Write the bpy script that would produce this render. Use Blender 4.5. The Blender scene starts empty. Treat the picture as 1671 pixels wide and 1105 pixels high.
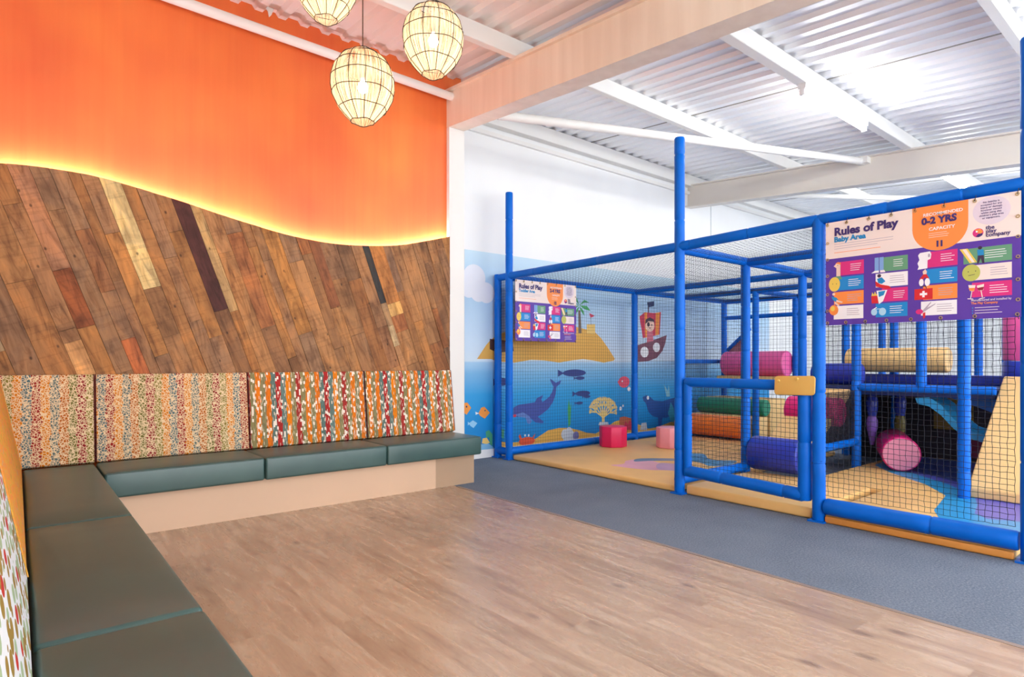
import bpy, bmesh, math, random
from mathutils import Vector
random.seed(11)
sc = bpy.context.scene
COL = sc.collection

# ------------------------------------------------------------------ camera
cam_d = bpy.data.cameras.new('camera')
cam = bpy.data.objects.new('camera', cam_d); COL.objects.link(cam)
cam_d.sensor_width = 36.0
cam_d.lens = 36.0 * 988.0 / 1671.0
cam_d.shift_y = 36.5 / 1671.0
cam_d.clip_start = 0.02
cam.location = (0, 0, 1.2)
cam.rotation_euler = (math.pi / 2, 0, -math.atan(809.5 / 988.0))
sc.camera = cam

# ------------------------------------------------------------------ even world light, admitted by leaving out the wall behind the viewer, and exposure
world = bpy.data.worlds.new('world'); sc.world = world; world.use_nodes = True
bgn = world.node_tree.nodes['Background']
bgn.inputs[0].default_value = (0.93, 0.96, 1.0, 1)
bgn.inputs[1].default_value = 2.7
sc.view_settings.view_transform = 'Standard'
sc.view_settings.look = 'None'
sc.view_settings.gamma = 1
sc.view_settings.exposure = 1.0
sc.view_settings.use_curve_mapping = False
try:
    sc.cycles.max_bounces = 10; sc.cycles.diffuse_bounces = 6; sc.cycles.transparent_max_bounces = 24
    sc.cycles.use_denoising = True
    sc.cycles.sample_clamp_indirect = 6
except Exception: pass

PENDANT_W = 1.15          # bulbs of the woven pendants
TUBE_E = 60.0             # emission of the fluorescent tubes
LED_E = 40.0               # led strip behind the cladding

# ------------------------------------------------------------------ colour and node helpers
def lin(c): return tuple((x / 12.92 if x <= .04045 else ((x + .055) / 1.055) ** 2.4) for x in c)
def rgb(r, g, b): return lin((r / 255, g / 255, b / 255)) + (1,)
class NT:
    def __init__(s, name, rough=.5, metal=0.0, base=(.5, .5, .5, 1), spec=.5):
        s.m = bpy.data.materials.new(name); s.m.use_nodes = True
        s.t = s.m.node_tree; s.b = s.t.nodes['Principled BSDF']
        s.b.inputs['Roughness'].default_value = rough; s.b.inputs['Metallic'].default_value = metal
        s.b.inputs['Base Color'].default_value = base
        s.b.inputs['Specular IOR Level'].default_value = spec
    def n(s, ty, **kw):
        x = s.t.nodes.new('ShaderNode' + ty)
        for k, v in kw.items(): setattr(x, k, v)
        return x
    def l(s, a, b): s.t.links.new(a, b)
    def put(s, inp, v):
        if isinstance(v, bpy.types.NodeSocket): s.l(v, inp)
        elif v is not None: inp.default_value = v
    def math(s, op, a, b=None, c=None):
        x = s.n('Math', operation=op); s.put(x.inputs[0], a); s.put(x.inputs[1], b)
        if c is not None: s.put(x.inputs[2], c)
        return x.outputs[0]
    def coord(s, kind='Object'): return s.n('TexCoord').outputs[kind]
    def sep(s, v):
        x = s.n('SeparateXYZ'); s.l(v, x.inputs[0]); return x.outputs
    def comb(s, x=0.0, y=0.0, z=0.0):
        c = s.n('CombineXYZ')
        for i, v in enumerate((x, y, z)): s.put(c.inputs[i], v)
        return c.outputs[0]
    def scale(s, v, sx, sy, sz):
        m = s.n('Mapping'); s.l(v, m.inputs[0]); m.inputs['Scale'].default_value = (sx, sy, sz); return m.outputs[0]
    def noise(s, v, sc_, det=3, dist=0.0, out='Fac', rough=.5):
        x = s.n('TexNoise'); s.l(v, x.inputs['Vector']); x.inputs['Scale'].default_value = sc_
        x.inputs['Detail'].default_value = det; x.inputs['Distortion'].default_value = dist; x.inputs['Roughness'].default_value = rough
        return x.outputs[out]
    def white(s, v, out='Value'):
        x = s.n('TexWhiteNoise', noise_dimensions='3D'); s.l(v, x.inputs['Vector']); return x.outputs[out]
    def ramp(s, fac, stops, interp='LINEAR'):
        x = s.n('ValToRGB'); s.l(fac, x.inputs[0]); cr = x.color_ramp; cr.interpolation = interp
        while len(cr.elements) > 1: cr.elements.remove(cr.elements[-1])
        for i, (p, c) in enumerate(stops):
            e = cr.elements[0] if i == 0 else cr.elements.new(p)
            e.position = p; e.color = c
        return x.outputs[0]
    def mix(s, fac, a, b, mode='MIX'):
        x = s.n('Mix', data_type='RGBA', blend_type=mode); s.put(x.inputs[0], fac); s.put(x.inputs[6], a); s.put(x.inputs[7], b); return x.outputs[2]
    def base(s, v): s.l(v, s.b.inputs['Base Color'])
    def bump(s, h, strength=.3, dist=.01):
        x = s.n('Bump'); s.l(h, x.inputs['Height']); x.inputs['Strength'].default_value = strength; x.inputs['Distance'].default_value = dist
        s.l(x.outputs[0], s.b.inputs['Normal'])

MATS = {}
def flat(name, c, rough=.5, metal=0.0, var=.06, scale=6.0, bump=0.0, spec=.5):
    """plain coloured surface with faint procedural mottling"""
    if name in MATS: return MATS[name]
    t = NT(name, rough, metal, spec=spec)
    co = t.coord()
    nz = t.noise(co, scale, 4)
    d = tuple(x * (1 - var) for x in c[:3]) + (1,); e = tuple(min(1, x * (1 + var)) for x in c[:3]) + (1,)
    t.base(t.ramp(nz, [(.3, d), (.7, e)]))
    if bump: t.bump(t.noise(co, scale * 8, 3), bump, .004)
    MATS[name] = t.m; return t.m
def emit(name, c, e):
    m = bpy.data.materials.new(name); m.use_nodes = True; t = m.node_tree
    b = t.nodes['Principled BSDF']; b.inputs['Base Color'].default_value = c
    b.inputs['Emission Color'].default_value = c; b.inputs['Emission Strength'].default_value = e
    MATS[name] = m; return m

# ------------------------------------------------------------------ mesh helpers
class MB:
    def __init__(s): s.v = []; s.f = []; s.mi = []; s.at = []
    def add(s, vs, fs, mi=0, at=None):
        o = len(s.v); s.v += [tuple(p) for p in vs]
        for f in fs: s.f.append(tuple(i + o for i in f)); s.mi.append(mi); s.at.append(at)
        return s
    def box(s, x0, x1, y0, y1, z0, z1, mi=0):
        vs = [(x, y, z) for z in (z0, z1) for y in (y0, y1) for x in (x0, x1)]
        return s.add(vs, [(0, 2, 3, 1), (4, 5, 7, 6), (0, 1, 5, 4), (2, 6, 7, 3), (0, 4, 6, 2), (1, 3, 7, 5)], mi)
    def prism(s, poly, a, b, axis='y', mi=0):
        """2d outline extruded from a to b along an axis; outline in the two other axes"""
        def P(p, w):
            return {'x': (w, p[0], p[1]), 'y': (p[0], w, p[1]), 'z': (p[0], p[1], w)}[axis]
        n = len(poly)
        vs = [P(p, a) for p in poly] + [P(p, b) for p in poly]
        fs = [tuple(range(n))[::-1], tuple(range(n, 2 * n))] + [(i, (i + 1) % n, n + (i + 1) % n, n + i) for i in range(n)]
        return s.add(vs, fs, mi)
    def tube(s, p0, p1, r, seg=12, mi=0, r1=None, cap=True):
        return s.path([(p0, r), (p1, r if r1 is None else r1)], seg, mi, cap)
    def path(s, pts, seg=12, mi=0, cap=True, phase=0.0):
        n = len(pts); P = [Vector(p) for p, _ in pts]
        vs = []; up = None
        for i in range(n):
            d = (P[min(i + 1, n - 1)] - P[max(i - 1, 0)]).normalized()
            if up is None: up = Vector((0, 0, 1)) if abs(d.z) < .9 else Vector((1, 0, 0))
            a = d.cross(up)
            if a.length < 1e-6: a = d.cross(Vector((0, 1, 0)))
            a.normalize(); b = a.cross(d).normalized(); up = b
            for k in range(seg):
                t = 2 * math.pi * k / seg + phase
                vs.append(P[i] + (a * math.cos(t) + b * math.sin(t)) * pts[i][1])
        fs = [(i * seg + k, i * seg + (k + 1) % seg, (i + 1) * seg + (k + 1) % seg, (i + 1) * seg + k) for i in range(n - 1) for k in range(seg)]
        if cap: fs += [tuple(range(seg))[::-1], tuple(range((n - 1) * seg, n * seg))]
        return s.add(vs, fs, mi)
    def build(s, name, mats, parent=None, smooth=None, bevel=0, seg=3, at=None):
        me = bpy.data.meshes.new(name)
        off = Vector(parent_world(parent)) if parent else Vector((0, 0, 0))
        org = Vector((0, 0, 0))
        if parent is None and at is not None: org = Vector(at)
        me.from_pydata([tuple(Vector(p) - off - org) for p in s.v], [], s.f)
        ms = mats if isinstance(mats, (list, tuple)) else [mats]
        for m in ms: me.materials.append(m)
        me.polygons.foreach_set('material_index', s.mi)
        bm = bmesh.new(); bm.from_mesh(me); bmesh.ops.recalc_face_normals(bm, faces=bm.faces); 
        if not any(a is not None for a in s.at): pass
        bm.to_mesh(me); bm.free()
        if any(a is not None for a in s.at):
            ca = me.color_attributes.new('tone', 'FLOAT_COLOR', 'CORNER')
            for p, a in zip(me.polygons, s.at):
                for li in p.loop_indices: ca.data[li].color = a or (1, 1, 1, 1)
        if smooth is not None:
            me.polygons.foreach_set('use_smooth', [True] * len(me.polygons))
            me.set_sharp_from_angle(angle=math.radians(smooth))
        me.update()
        o = bpy.data.objects.new(name, me); COL.objects.link(o)
        if parent: o.parent = parent
        else: o.location = org
        if bevel:
            b = o.modifiers.new('bevel', 'BEVEL'); b.width = bevel; b.segments = seg; b.limit_method = 'ANGLE'; b.angle_limit = math.radians(40)
            me.polygons.foreach_set('use_smooth', [True] * len(me.polygons))
            b.harden_normals = False
            me.set_sharp_from_angle(angle=math.radians(180))
        return o
def parent_world(p):
    v = Vector((0, 0, 0))
    while p: v += p.location; p = p.parent
    return v
def thing(name, loc, label, cat, group=None):
    o = bpy.data.objects.new(name, None); COL.objects.link(o); o.location = loc
    o.empty_display_size = .1
    return tag(o, label, cat, group)
def tag(o, label, cat, group=None, kind=None):
    o['label'] = label; o['category'] = cat
    if group: o['group'] = group
    if kind: o['kind'] = kind
    return o
def struct(o, label=None):
    o['kind'] = 'structure'
    if label: o['label'] = label
    return o
def copy_tree(o, parent=None, loc=None, label=None):
    c = o.copy(); COL.objects.link(c)
    if parent: c.parent = parent
    if loc: c.location = loc
    if label: c['label'] = label
    for ch in list(o.children): copy_tree(ch, c)
    return c

# flat printed artwork: list of (material, kind, data) laid in layers on a plane
def ell_pts(c, r, n=28):
    return [(c[0] + r[0] * math.cos(2 * math.pi * k / n), c[1] + r[1] * math.sin(2 * math.pi * k / n)) for k in range(n)]
def art(mb, items, fn, index, lift=.0005, start=1):
    for k, (m, kind, d) in enumerate(items):
        pts = ell_pts(*d) if kind == 'ell' else d
        h = lift * (start + k * .02)
        vs = [fn(p[0], p[1], h) for p in pts]
        mb.add(vs, [tuple(range(len(vs)))], index[m])
def text_geo(body, size, weight=0.0, align='LEFT', spacing=1.0, aspect=1.0):
    cu = bpy.data.curves.new('txt', 'FONT'); cu.body = body; cu.size = size; cu.offset = weight
    cu.align_x = align; cu.space_character = spacing; cu.space_line = 1.0; cu.fill_mode = 'FRONT'; cu.resolution_u = 3
    o = bpy.data.objects.new('txt', cu); COL.objects.link(o)
    dg = bpy.context.evaluated_depsgraph_get(); me = o.evaluated_get(dg).to_mesh()
    vs = [(v.co.x * aspect, v.co.y) for v in me.vertices]; fs = [tuple(p.vertices) for p in me.polygons]
    o.evaluated_get(dg).to_mesh_clear(); bpy.data.objects.remove(o); bpy.data.curves.remove(cu)
    return vs, fs
MURAL=[
 ('m_sand','poly',[(4.38,1.223),(4.519,1.396),(4.595,1.467),(4.728,1.541),(4.956,1.61),(5.364,1.688),(6.044,1.685),(6.47,1.63),(6.618,1.533),(6.77,1.392),(6.924,1.228),(6.893,1.203),(6.679,1.174),(6.441,1.207),(6.239,1.226),(6.016,1.206),(5.774,1.176),(5.489,1.206),(5.266,1.215),(4.979,1.177),(4.728,1.188),(4.595,1.223)]),
 ('m_sand2','poly',[(6.319,1.725),(6.491,1.732),(6.491,1.594),(6.319,1.59)]),
 ('m_choc','poly',[(4.577,1.475),(4.944,1.448),(4.967,1.328),(4.705,1.303),(4.577,1.345)]),
 ('m_trunk','poly',[(6.147,1.915),(6.189,1.918),(6.214,1.592),(6.149,1.591)]),
 ('m_palm','poly',[(6.169,1.986),(6.044,2.037),(5.975,1.994),(6.058,2.009)]),
 ('m_palm','poly',[(6.169,1.986),(6.268,2.071),(6.368,2.037),(6.268,2.031)]),
 ('m_palm','poly',[(6.169,1.986),(6.016,1.957),(5.975,1.877),(6.071,1.931)]),
 ('m_palm','poly',[(6.169,1.986),(6.325,1.985),(6.397,1.919),(6.282,1.933)]),
 ('m_palm','poly',[(6.169,1.986),(6.113,2.09),(6.044,2.115),(6.094,2.05)]),
 ('m_palm','poly',[(6.169,1.976),(6.085,1.902),(6.071,1.833),(6.141,1.905)]),
 ('m_palm','poly',[(6.169,1.976),(6.254,1.911),(6.268,1.842),(6.197,1.908)]),
 ('m_red','poly',[(6.368,1.887),(6.485,1.853),(6.397,1.818)]),
 ('m_trunk','poly',[(6.394,1.822),(6.403,1.823),(6.412,1.719),(6.403,1.718)]),
 ('m_deep','ell',[(6.071,1.03),(0.23,0.05)]),
 ('m_deep','poly',[(5.864,1.03),(5.749,1.08),(5.749,0.98)]),
 ('m_deep','ell',[(6.183,0.956),(0.09,0.025)]),
 ('m_deep','poly',[(6.102,0.956),(6.057,0.981),(6.057,0.931)]),
 ('m_deep','ell',[(6.239,0.737),(0.15,0.04)]),
 ('m_deep','poly',[(6.104,0.737),(6.029,0.777),(6.029,0.697)]),
 ('m_deep','ell',[(6.325,0.688),(0.07,0.02)]),
 ('m_deep','poly',[(6.262,0.688),(6.227,0.708),(6.227,0.668)]),
 ('m_deep','ell',[(6.169,0.603),(0.07,0.022)]),
 ('m_deep','poly',[(6.106,0.603),(6.071,0.625),(6.071,0.581)]),
 ('m_deep','ell',[(4.773,0.932),(0.1,0.05)]),
 ('m_deep','poly',[(4.683,0.932),(4.633,0.982),(4.633,0.882)]),
 ('m_dolphin','poly',[(4.956,0.596),(5.049,0.631),(5.217,0.641),(5.327,0.651),(5.364,0.705),(5.477,0.742),(5.444,0.684),(5.464,0.645),(5.591,0.715),(5.648,0.789),(5.669,0.845),(5.617,0.913),(5.604,0.961),(5.656,0.931),(5.708,0.902),(5.814,0.934),(5.787,0.881),(5.721,0.844),(5.708,0.749),(5.656,0.637),(5.566,0.547),(5.439,0.479),(5.377,0.454),(5.489,0.382),(5.464,0.361),(5.339,0.382),(5.253,0.443),(5.121,0.478),(5.026,0.473),(4.956,0.497)]),
 ('m_belly','poly',[(4.979,0.501),(5.121,0.529),(5.229,0.472),(5.278,0.405),(5.241,0.367),(5.193,0.383),(5.169,0.454),(5.049,0.473)]),
 ('m_red','poly',[(4.956,0.506),(5.007,0.507),(5.002,0.474),(4.956,0.473)]),
 ('m_sand','poly',[(4.728,0.18),(4.933,0.149),(5.169,0.143),(5.339,0.166),(5.566,0.26),(5.774,0.278),(5.962,0.265),(6.155,0.221),(6.325,0.169),(6.5,0.144),(6.739,0.22),(6.924,0.295),(7.115,0.316),(7.31,0.277),(7.477,0.212),(7.717,0.13),(7.929,0.137),(8.296,0.199),(8.603,0.172),(8.603,-0.072),(7.376,-0.039),(6.155,-0.074),(4.728,0.008)]),
 ('m_rock','poly',[(7.019,0.274),(7.035,0.347),(7.131,0.358),(7.31,0.317),(7.376,0.219),(7.376,0.133),(7.051,0.177)]),
 ('m_red','poly',[(7.131,0.214),(7.163,0.286),(7.218,0.229),(7.251,0.295),(7.31,0.255),(7.36,0.274),(7.343,0.135),(7.147,0.15)]),
 ('m_coral','poly',[(6.653,0.383),(6.8,0.438),(6.814,0.423),(6.674,0.362)]),
 ('m_coral','poly',[(6.808,0.44),(6.917,0.426),(6.916,0.413),(6.806,0.422)]),
 ('m_coral','poly',[(6.923,0.424),(6.964,0.397),(6.955,0.391),(6.91,0.415)]),
 ('m_coral','poly',[(6.919,0.426),(6.972,0.41),(6.968,0.401),(6.914,0.413)]),
 ('m_coral','poly',[(6.915,0.426),(6.97,0.428),(6.972,0.419),(6.918,0.413)]),
 ('m_coral','poly',[(6.911,0.425),(6.96,0.44),(6.967,0.432),(6.922,0.414)]),
 ('m_coral','poly',[(6.803,0.439),(6.908,0.454),(6.914,0.442),(6.811,0.422)]),
 ('m_coral','poly',[(6.915,0.454),(6.965,0.435),(6.96,0.427),(6.908,0.442)]),
 ('m_coral','poly',[(6.91,0.454),(6.965,0.456),(6.967,0.447),(6.913,0.441)]),
 ('m_coral','poly',[(6.907,0.454),(6.956,0.468),(6.963,0.459),(6.916,0.442)]),
 ('m_coral','poly',[(6.904,0.452),(6.942,0.477),(6.953,0.471),(6.919,0.443)]),
 ('m_coral','poly',[(6.796,0.437),(6.863,0.491),(6.878,0.483),(6.818,0.425)]),
 ('m_coral','poly',[(6.868,0.493),(6.921,0.501),(6.925,0.492),(6.874,0.481)]),
 ('m_coral','poly',[(6.864,0.492),(6.904,0.515),(6.913,0.509),(6.878,0.482)]),
 ('m_coral','poly',[(6.862,0.49),(6.885,0.522),(6.897,0.518),(6.88,0.484)]),
 ('m_coral','poly',[(6.861,0.487),(6.864,0.524),(6.877,0.523),(6.88,0.487)]),
 ('m_coral','poly',[(6.795,0.435),(6.845,0.498),(6.862,0.491),(6.819,0.426)]),
 ('m_coral','poly',[(6.849,0.5),(6.897,0.515),(6.904,0.507),(6.859,0.489)]),
 ('m_coral','poly',[(6.845,0.498),(6.877,0.527),(6.889,0.521),(6.862,0.491)]),
 ('m_coral','poly',[(6.844,0.496),(6.857,0.531),(6.87,0.529),(6.863,0.493)]),
 ('m_coral','poly',[(6.844,0.494),(6.836,0.53),(6.849,0.532),(6.863,0.495)]),
 ('m_coral','poly',[(6.649,0.381),(6.781,0.48),(6.801,0.468),(6.678,0.364)]),
 ('m_coral','poly',[(6.787,0.483),(6.912,0.501),(6.918,0.489),(6.795,0.466)]),
 ('m_coral','poly',[(6.918,0.501),(6.978,0.479),(6.973,0.471),(6.911,0.489)]),
 ('m_coral','poly',[(6.913,0.501),(6.978,0.504),(6.981,0.494),(6.916,0.489)]),
 ('m_coral','poly',[(6.909,0.501),(6.966,0.52),(6.973,0.512),(6.92,0.489)]),
 ('m_coral','poly',[(6.907,0.499),(6.952,0.53),(6.962,0.523),(6.922,0.49)]),
 ('m_coral','poly',[(6.784,0.482),(6.892,0.524),(6.903,0.513),(6.799,0.467)]),
 ('m_coral','poly',[(6.897,0.525),(6.963,0.523),(6.964,0.513),(6.898,0.512)]),
 ('m_coral','poly',[(6.894,0.525),(6.956,0.537),(6.961,0.528),(6.902,0.512)]),
 ('m_coral','poly',[(6.89,0.523),(6.933,0.554),(6.944,0.548),(6.905,0.514)]),
 ('m_coral','poly',[(6.889,0.521),(6.91,0.561),(6.923,0.558),(6.907,0.516)]),
 ('m_coral','poly',[(6.779,0.478),(6.83,0.555),(6.848,0.55),(6.804,0.47)]),
 ('m_coral','poly',[(6.833,0.558),(6.886,0.581),(6.895,0.573),(6.845,0.547)]),
 ('m_coral','poly',[(6.831,0.557),(6.87,0.59),(6.881,0.584),(6.847,0.549)]),
 ('m_coral','poly',[(6.829,0.553),(6.837,0.596),(6.85,0.595),(6.849,0.552)]),
 ('m_coral','poly',[(6.83,0.552),(6.819,0.595),(6.832,0.596),(6.848,0.553)]),
 ('m_coral','poly',[(6.778,0.475),(6.78,0.561),(6.798,0.561),(6.805,0.474)]),
 ('m_coral','poly',[(6.781,0.565),(6.816,0.599),(6.827,0.594),(6.797,0.557)]),
 ('m_coral','poly',[(6.78,0.563),(6.8,0.603),(6.812,0.6),(6.798,0.559)]),
 ('m_coral','poly',[(6.78,0.56),(6.77,0.603),(6.783,0.604),(6.799,0.562)]),
 ('m_coral','poly',[(6.781,0.558),(6.749,0.597),(6.761,0.601),(6.797,0.564)]),
 ('m_coral','poly',[(6.647,0.379),(6.743,0.51),(6.767,0.502),(6.68,0.367)]),
 ('m_coral','poly',[(6.747,0.513),(6.864,0.561),(6.875,0.55),(6.763,0.498)]),
 ('m_coral','poly',[(6.869,0.562),(6.941,0.556),(6.941,0.547),(6.869,0.549)]),
 ('m_coral','poly',[(6.865,0.562),(6.931,0.578),(6.937,0.569),(6.874,0.55)]),
 ('m_coral','poly',[(6.862,0.56),(6.912,0.592),(6.922,0.585),(6.877,0.551)]),
 ('m_coral','poly',[(6.86,0.558),(6.887,0.601),(6.9,0.597),(6.878,0.553)]),
 ('m_coral','poly',[(6.744,0.512),(6.832,0.582),(6.847,0.573),(6.765,0.5)]),
 ('m_coral','poly',[(6.837,0.584),(6.906,0.592),(6.91,0.583),(6.842,0.571)]),
 ('m_coral','poly',[(6.833,0.583),(6.887,0.611),(6.896,0.604),(6.846,0.572)]),
 ('m_coral','poly',[(6.83,0.58),(6.859,0.622),(6.872,0.619),(6.848,0.575)]),
 ('m_coral','poly',[(6.83,0.578),(6.83,0.625),(6.843,0.625),(6.849,0.577)]),
 ('m_coral','poly',[(6.742,0.508),(6.765,0.6),(6.783,0.597),(6.768,0.504)]),
 ('m_coral','poly',[(6.766,0.603),(6.812,0.637),(6.823,0.631),(6.781,0.594)]),
 ('m_coral','poly',[(6.764,0.6),(6.785,0.645),(6.798,0.642),(6.783,0.596)]),
 ('m_coral','poly',[(6.764,0.597),(6.752,0.644),(6.765,0.646),(6.783,0.599)]),
 ('m_coral','poly',[(6.765,0.596),(6.734,0.639),(6.746,0.643),(6.782,0.601)]),
 ('m_coral','poly',[(6.742,0.506),(6.73,0.6),(6.749,0.6),(6.768,0.506)]),
 ('m_coral','poly',[(6.731,0.603),(6.763,0.644),(6.775,0.639),(6.748,0.597)]),
 ('m_coral','poly',[(6.73,0.601),(6.732,0.647),(6.746,0.647),(6.749,0.6)]),
 ('m_coral','poly',[(6.731,0.598),(6.704,0.642),(6.716,0.645),(6.748,0.603)]),
 ('m_coral','poly',[(6.732,0.596),(6.688,0.634),(6.698,0.64),(6.746,0.604)]),
 ('m_coral','poly',[(6.646,0.376),(6.691,0.529),(6.716,0.524),(6.681,0.37)]),
 ('m_coral','poly',[(6.694,0.533),(6.796,0.599),(6.81,0.59),(6.713,0.52)]),
 ('m_coral','poly',[(6.801,0.601),(6.875,0.603),(6.877,0.594),(6.804,0.588)]),
 ('m_coral','poly',[(6.797,0.599),(6.856,0.627),(6.864,0.62),(6.809,0.589)]),
 ('m_coral','poly',[(6.794,0.598),(6.831,0.639),(6.843,0.634),(6.811,0.591)]),
 ('m_coral','poly',[(6.793,0.596),(6.81,0.643),(6.823,0.641),(6.812,0.593)]),
 ('m_coral','poly',[(6.691,0.531),(6.759,0.615),(6.776,0.609),(6.715,0.522)]),
 ('m_coral','poly',[(6.763,0.618),(6.826,0.64),(6.834,0.632),(6.773,0.606)]),
 ('m_coral','poly',[(6.76,0.616),(6.801,0.655),(6.812,0.65),(6.776,0.608)]),
 ('m_coral','poly',[(6.759,0.614),(6.782,0.66),(6.795,0.657),(6.777,0.61)]),
 ('m_coral','poly',[(6.758,0.611),(6.747,0.66),(6.76,0.661),(6.777,0.613)]),
 ('m_coral','poly',[(6.69,0.527),(6.685,0.625),(6.703,0.625),(6.716,0.526)]),
 ('m_coral','poly',[(6.687,0.629),(6.732,0.666),(6.742,0.66),(6.702,0.621)]),
 ('m_coral','poly',[(6.685,0.626),(6.701,0.674),(6.714,0.672),(6.704,0.623)]),
 ('m_coral','poly',[(6.685,0.623),(6.662,0.67),(6.675,0.673),(6.703,0.627)]),
 ('m_coral','poly',[(6.687,0.621),(6.641,0.66),(6.651,0.666),(6.701,0.629)]),
 ('m_coral','poly',[(6.691,0.524),(6.647,0.619),(6.664,0.623),(6.716,0.529)]),
 ('m_coral','poly',[(6.646,0.623),(6.667,0.669),(6.68,0.666),(6.664,0.619)]),
 ('m_coral','poly',[(6.646,0.621),(6.645,0.67),(6.658,0.67),(6.664,0.621)]),
 ('m_coral','poly',[(6.648,0.618),(6.607,0.66),(6.618,0.665),(6.663,0.625)]),
 ('m_coral','poly',[(6.649,0.616),(6.595,0.65),(6.603,0.657),(6.661,0.626)]),
 ('m_coral','poly',[(6.645,0.373),(6.632,0.532),(6.657,0.532),(6.681,0.373)]),
 ('m_coral','poly',[(6.633,0.537),(6.702,0.621),(6.718,0.614),(6.657,0.528)]),
 ('m_coral','poly',[(6.705,0.623),(6.768,0.646),(6.775,0.638),(6.715,0.612)]),
 ('m_coral','poly',[(6.703,0.622),(6.75,0.658),(6.761,0.652),(6.718,0.613)]),
 ('m_coral','poly',[(6.701,0.619),(6.712,0.667),(6.725,0.666),(6.72,0.616)]),
 ('m_coral','poly',[(6.701,0.617),(6.697,0.667),(6.71,0.667),(6.72,0.618)]),
 ('m_coral','poly',[(6.632,0.535),(6.666,0.629),(6.683,0.626),(6.658,0.53)]),
 ('m_coral','poly',[(6.668,0.632),(6.723,0.663),(6.732,0.656),(6.681,0.623)]),
 ('m_coral','poly',[(6.666,0.631),(6.704,0.672),(6.715,0.667),(6.683,0.624)]),
 ('m_coral','poly',[(6.665,0.628),(6.669,0.677),(6.682,0.676),(6.684,0.627)]),
 ('m_coral','poly',[(6.666,0.625),(6.642,0.673),(6.654,0.676),(6.683,0.629)]),
 ('m_coral','poly',[(6.633,0.53),(6.587,0.625),(6.604,0.629),(6.657,0.535)]),
 ('m_coral','poly',[(6.586,0.629),(6.613,0.674),(6.625,0.67),(6.604,0.624)]),
 ('m_coral','poly',[(6.586,0.627),(6.584,0.676),(6.597,0.676),(6.604,0.627)]),
 ('m_coral','poly',[(6.588,0.623),(6.545,0.664),(6.555,0.669),(6.602,0.63)]),
 ('m_coral','poly',[(6.589,0.622),(6.534,0.656),(6.542,0.662),(6.601,0.632)]),
 ('m_coral','poly',[(6.636,0.526),(6.538,0.603),(6.551,0.611),(6.654,0.538)]),
 ('m_coral','poly',[(6.536,0.606),(6.522,0.655),(6.534,0.656),(6.553,0.608)]),
 ('m_coral','poly',[(6.537,0.604),(6.502,0.648),(6.513,0.653),(6.552,0.61)]),
 ('m_coral','poly',[(6.54,0.602),(6.481,0.632),(6.487,0.639),(6.549,0.612)]),
 ('m_coral','poly',[(6.543,0.601),(6.473,0.615),(6.476,0.624),(6.546,0.613)]),
 ('m_coral','poly',[(6.646,0.37),(6.578,0.52),(6.602,0.524),(6.681,0.376)]),
 ('m_coral','poly',[(6.578,0.525),(6.618,0.614),(6.635,0.61),(6.603,0.519)]),
 ('m_coral','poly',[(6.62,0.618),(6.676,0.645),(6.684,0.638),(6.633,0.607)]),
 ('m_coral','poly',[(6.618,0.616),(6.651,0.656),(6.663,0.652),(6.635,0.609)]),
 ('m_coral','poly',[(6.617,0.613),(6.619,0.66),(6.632,0.66),(6.636,0.612)]),
 ('m_coral','poly',[(6.618,0.61),(6.592,0.655),(6.604,0.659),(6.635,0.615)]),
 ('m_coral','poly',[(6.578,0.522),(6.563,0.617),(6.581,0.618),(6.603,0.523)]),
 ('m_coral','poly',[(6.564,0.621),(6.6,0.66),(6.611,0.655),(6.58,0.614)]),
 ('m_coral','poly',[(6.563,0.618),(6.567,0.665),(6.58,0.664),(6.581,0.617)]),
 ('m_coral','poly',[(6.563,0.616),(6.544,0.662),(6.556,0.664),(6.581,0.619)]),
 ('m_coral','poly',[(6.565,0.613),(6.523,0.653),(6.533,0.658),(6.579,0.621)]),
 ('m_coral','poly',[(6.58,0.517),(6.497,0.597),(6.511,0.604),(6.6,0.527)]),
 ('m_coral','poly',[(6.495,0.6),(6.493,0.647),(6.506,0.647),(6.513,0.6)]),
 ('m_coral','poly',[(6.496,0.598),(6.466,0.641),(6.477,0.645),(6.512,0.603)]),
 ('m_coral','poly',[(6.497,0.596),(6.449,0.631),(6.457,0.637),(6.51,0.604)]),
 ('m_coral','poly',[(6.501,0.594),(6.436,0.613),(6.44,0.622),(6.507,0.606)]),
 ('m_coral','poly',[(6.583,0.515),(6.473,0.578),(6.483,0.588),(6.598,0.529)]),
 ('m_coral','poly',[(6.469,0.582),(6.456,0.629),(6.469,0.63),(6.487,0.584)]),
 ('m_coral','poly',[(6.472,0.579),(6.426,0.616),(6.435,0.622),(6.485,0.587)]),
 ('m_coral','poly',[(6.475,0.577),(6.412,0.598),(6.416,0.606),(6.481,0.589)]),
 ('m_coral','poly',[(6.477,0.577),(6.41,0.587),(6.411,0.595),(6.479,0.589)]),
 ('m_coral','poly',[(6.649,0.366),(6.532,0.488),(6.552,0.497),(6.678,0.379)]),
 ('m_coral','poly',[(6.53,0.493),(6.529,0.579),(6.547,0.579),(6.555,0.492)]),
 ('m_coral','poly',[(6.53,0.583),(6.568,0.616),(6.579,0.611),(6.546,0.575)]),
 ('m_coral','poly',[(6.529,0.58),(6.54,0.623),(6.553,0.621),(6.547,0.578)]),
 ('m_coral','poly',[(6.529,0.578),(6.516,0.621),(6.528,0.622),(6.547,0.58)]),
 ('m_coral','poly',[(6.531,0.576),(6.494,0.612),(6.504,0.617),(6.545,0.583)]),
 ('m_coral','poly',[(6.531,0.489),(6.477,0.57),(6.493,0.574),(6.554,0.496)]),
 ('m_coral','poly',[(6.476,0.574),(6.493,0.615),(6.506,0.612),(6.494,0.57)]),
 ('m_coral','poly',[(6.476,0.571),(6.467,0.614),(6.479,0.615),(6.494,0.573)]),
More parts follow.
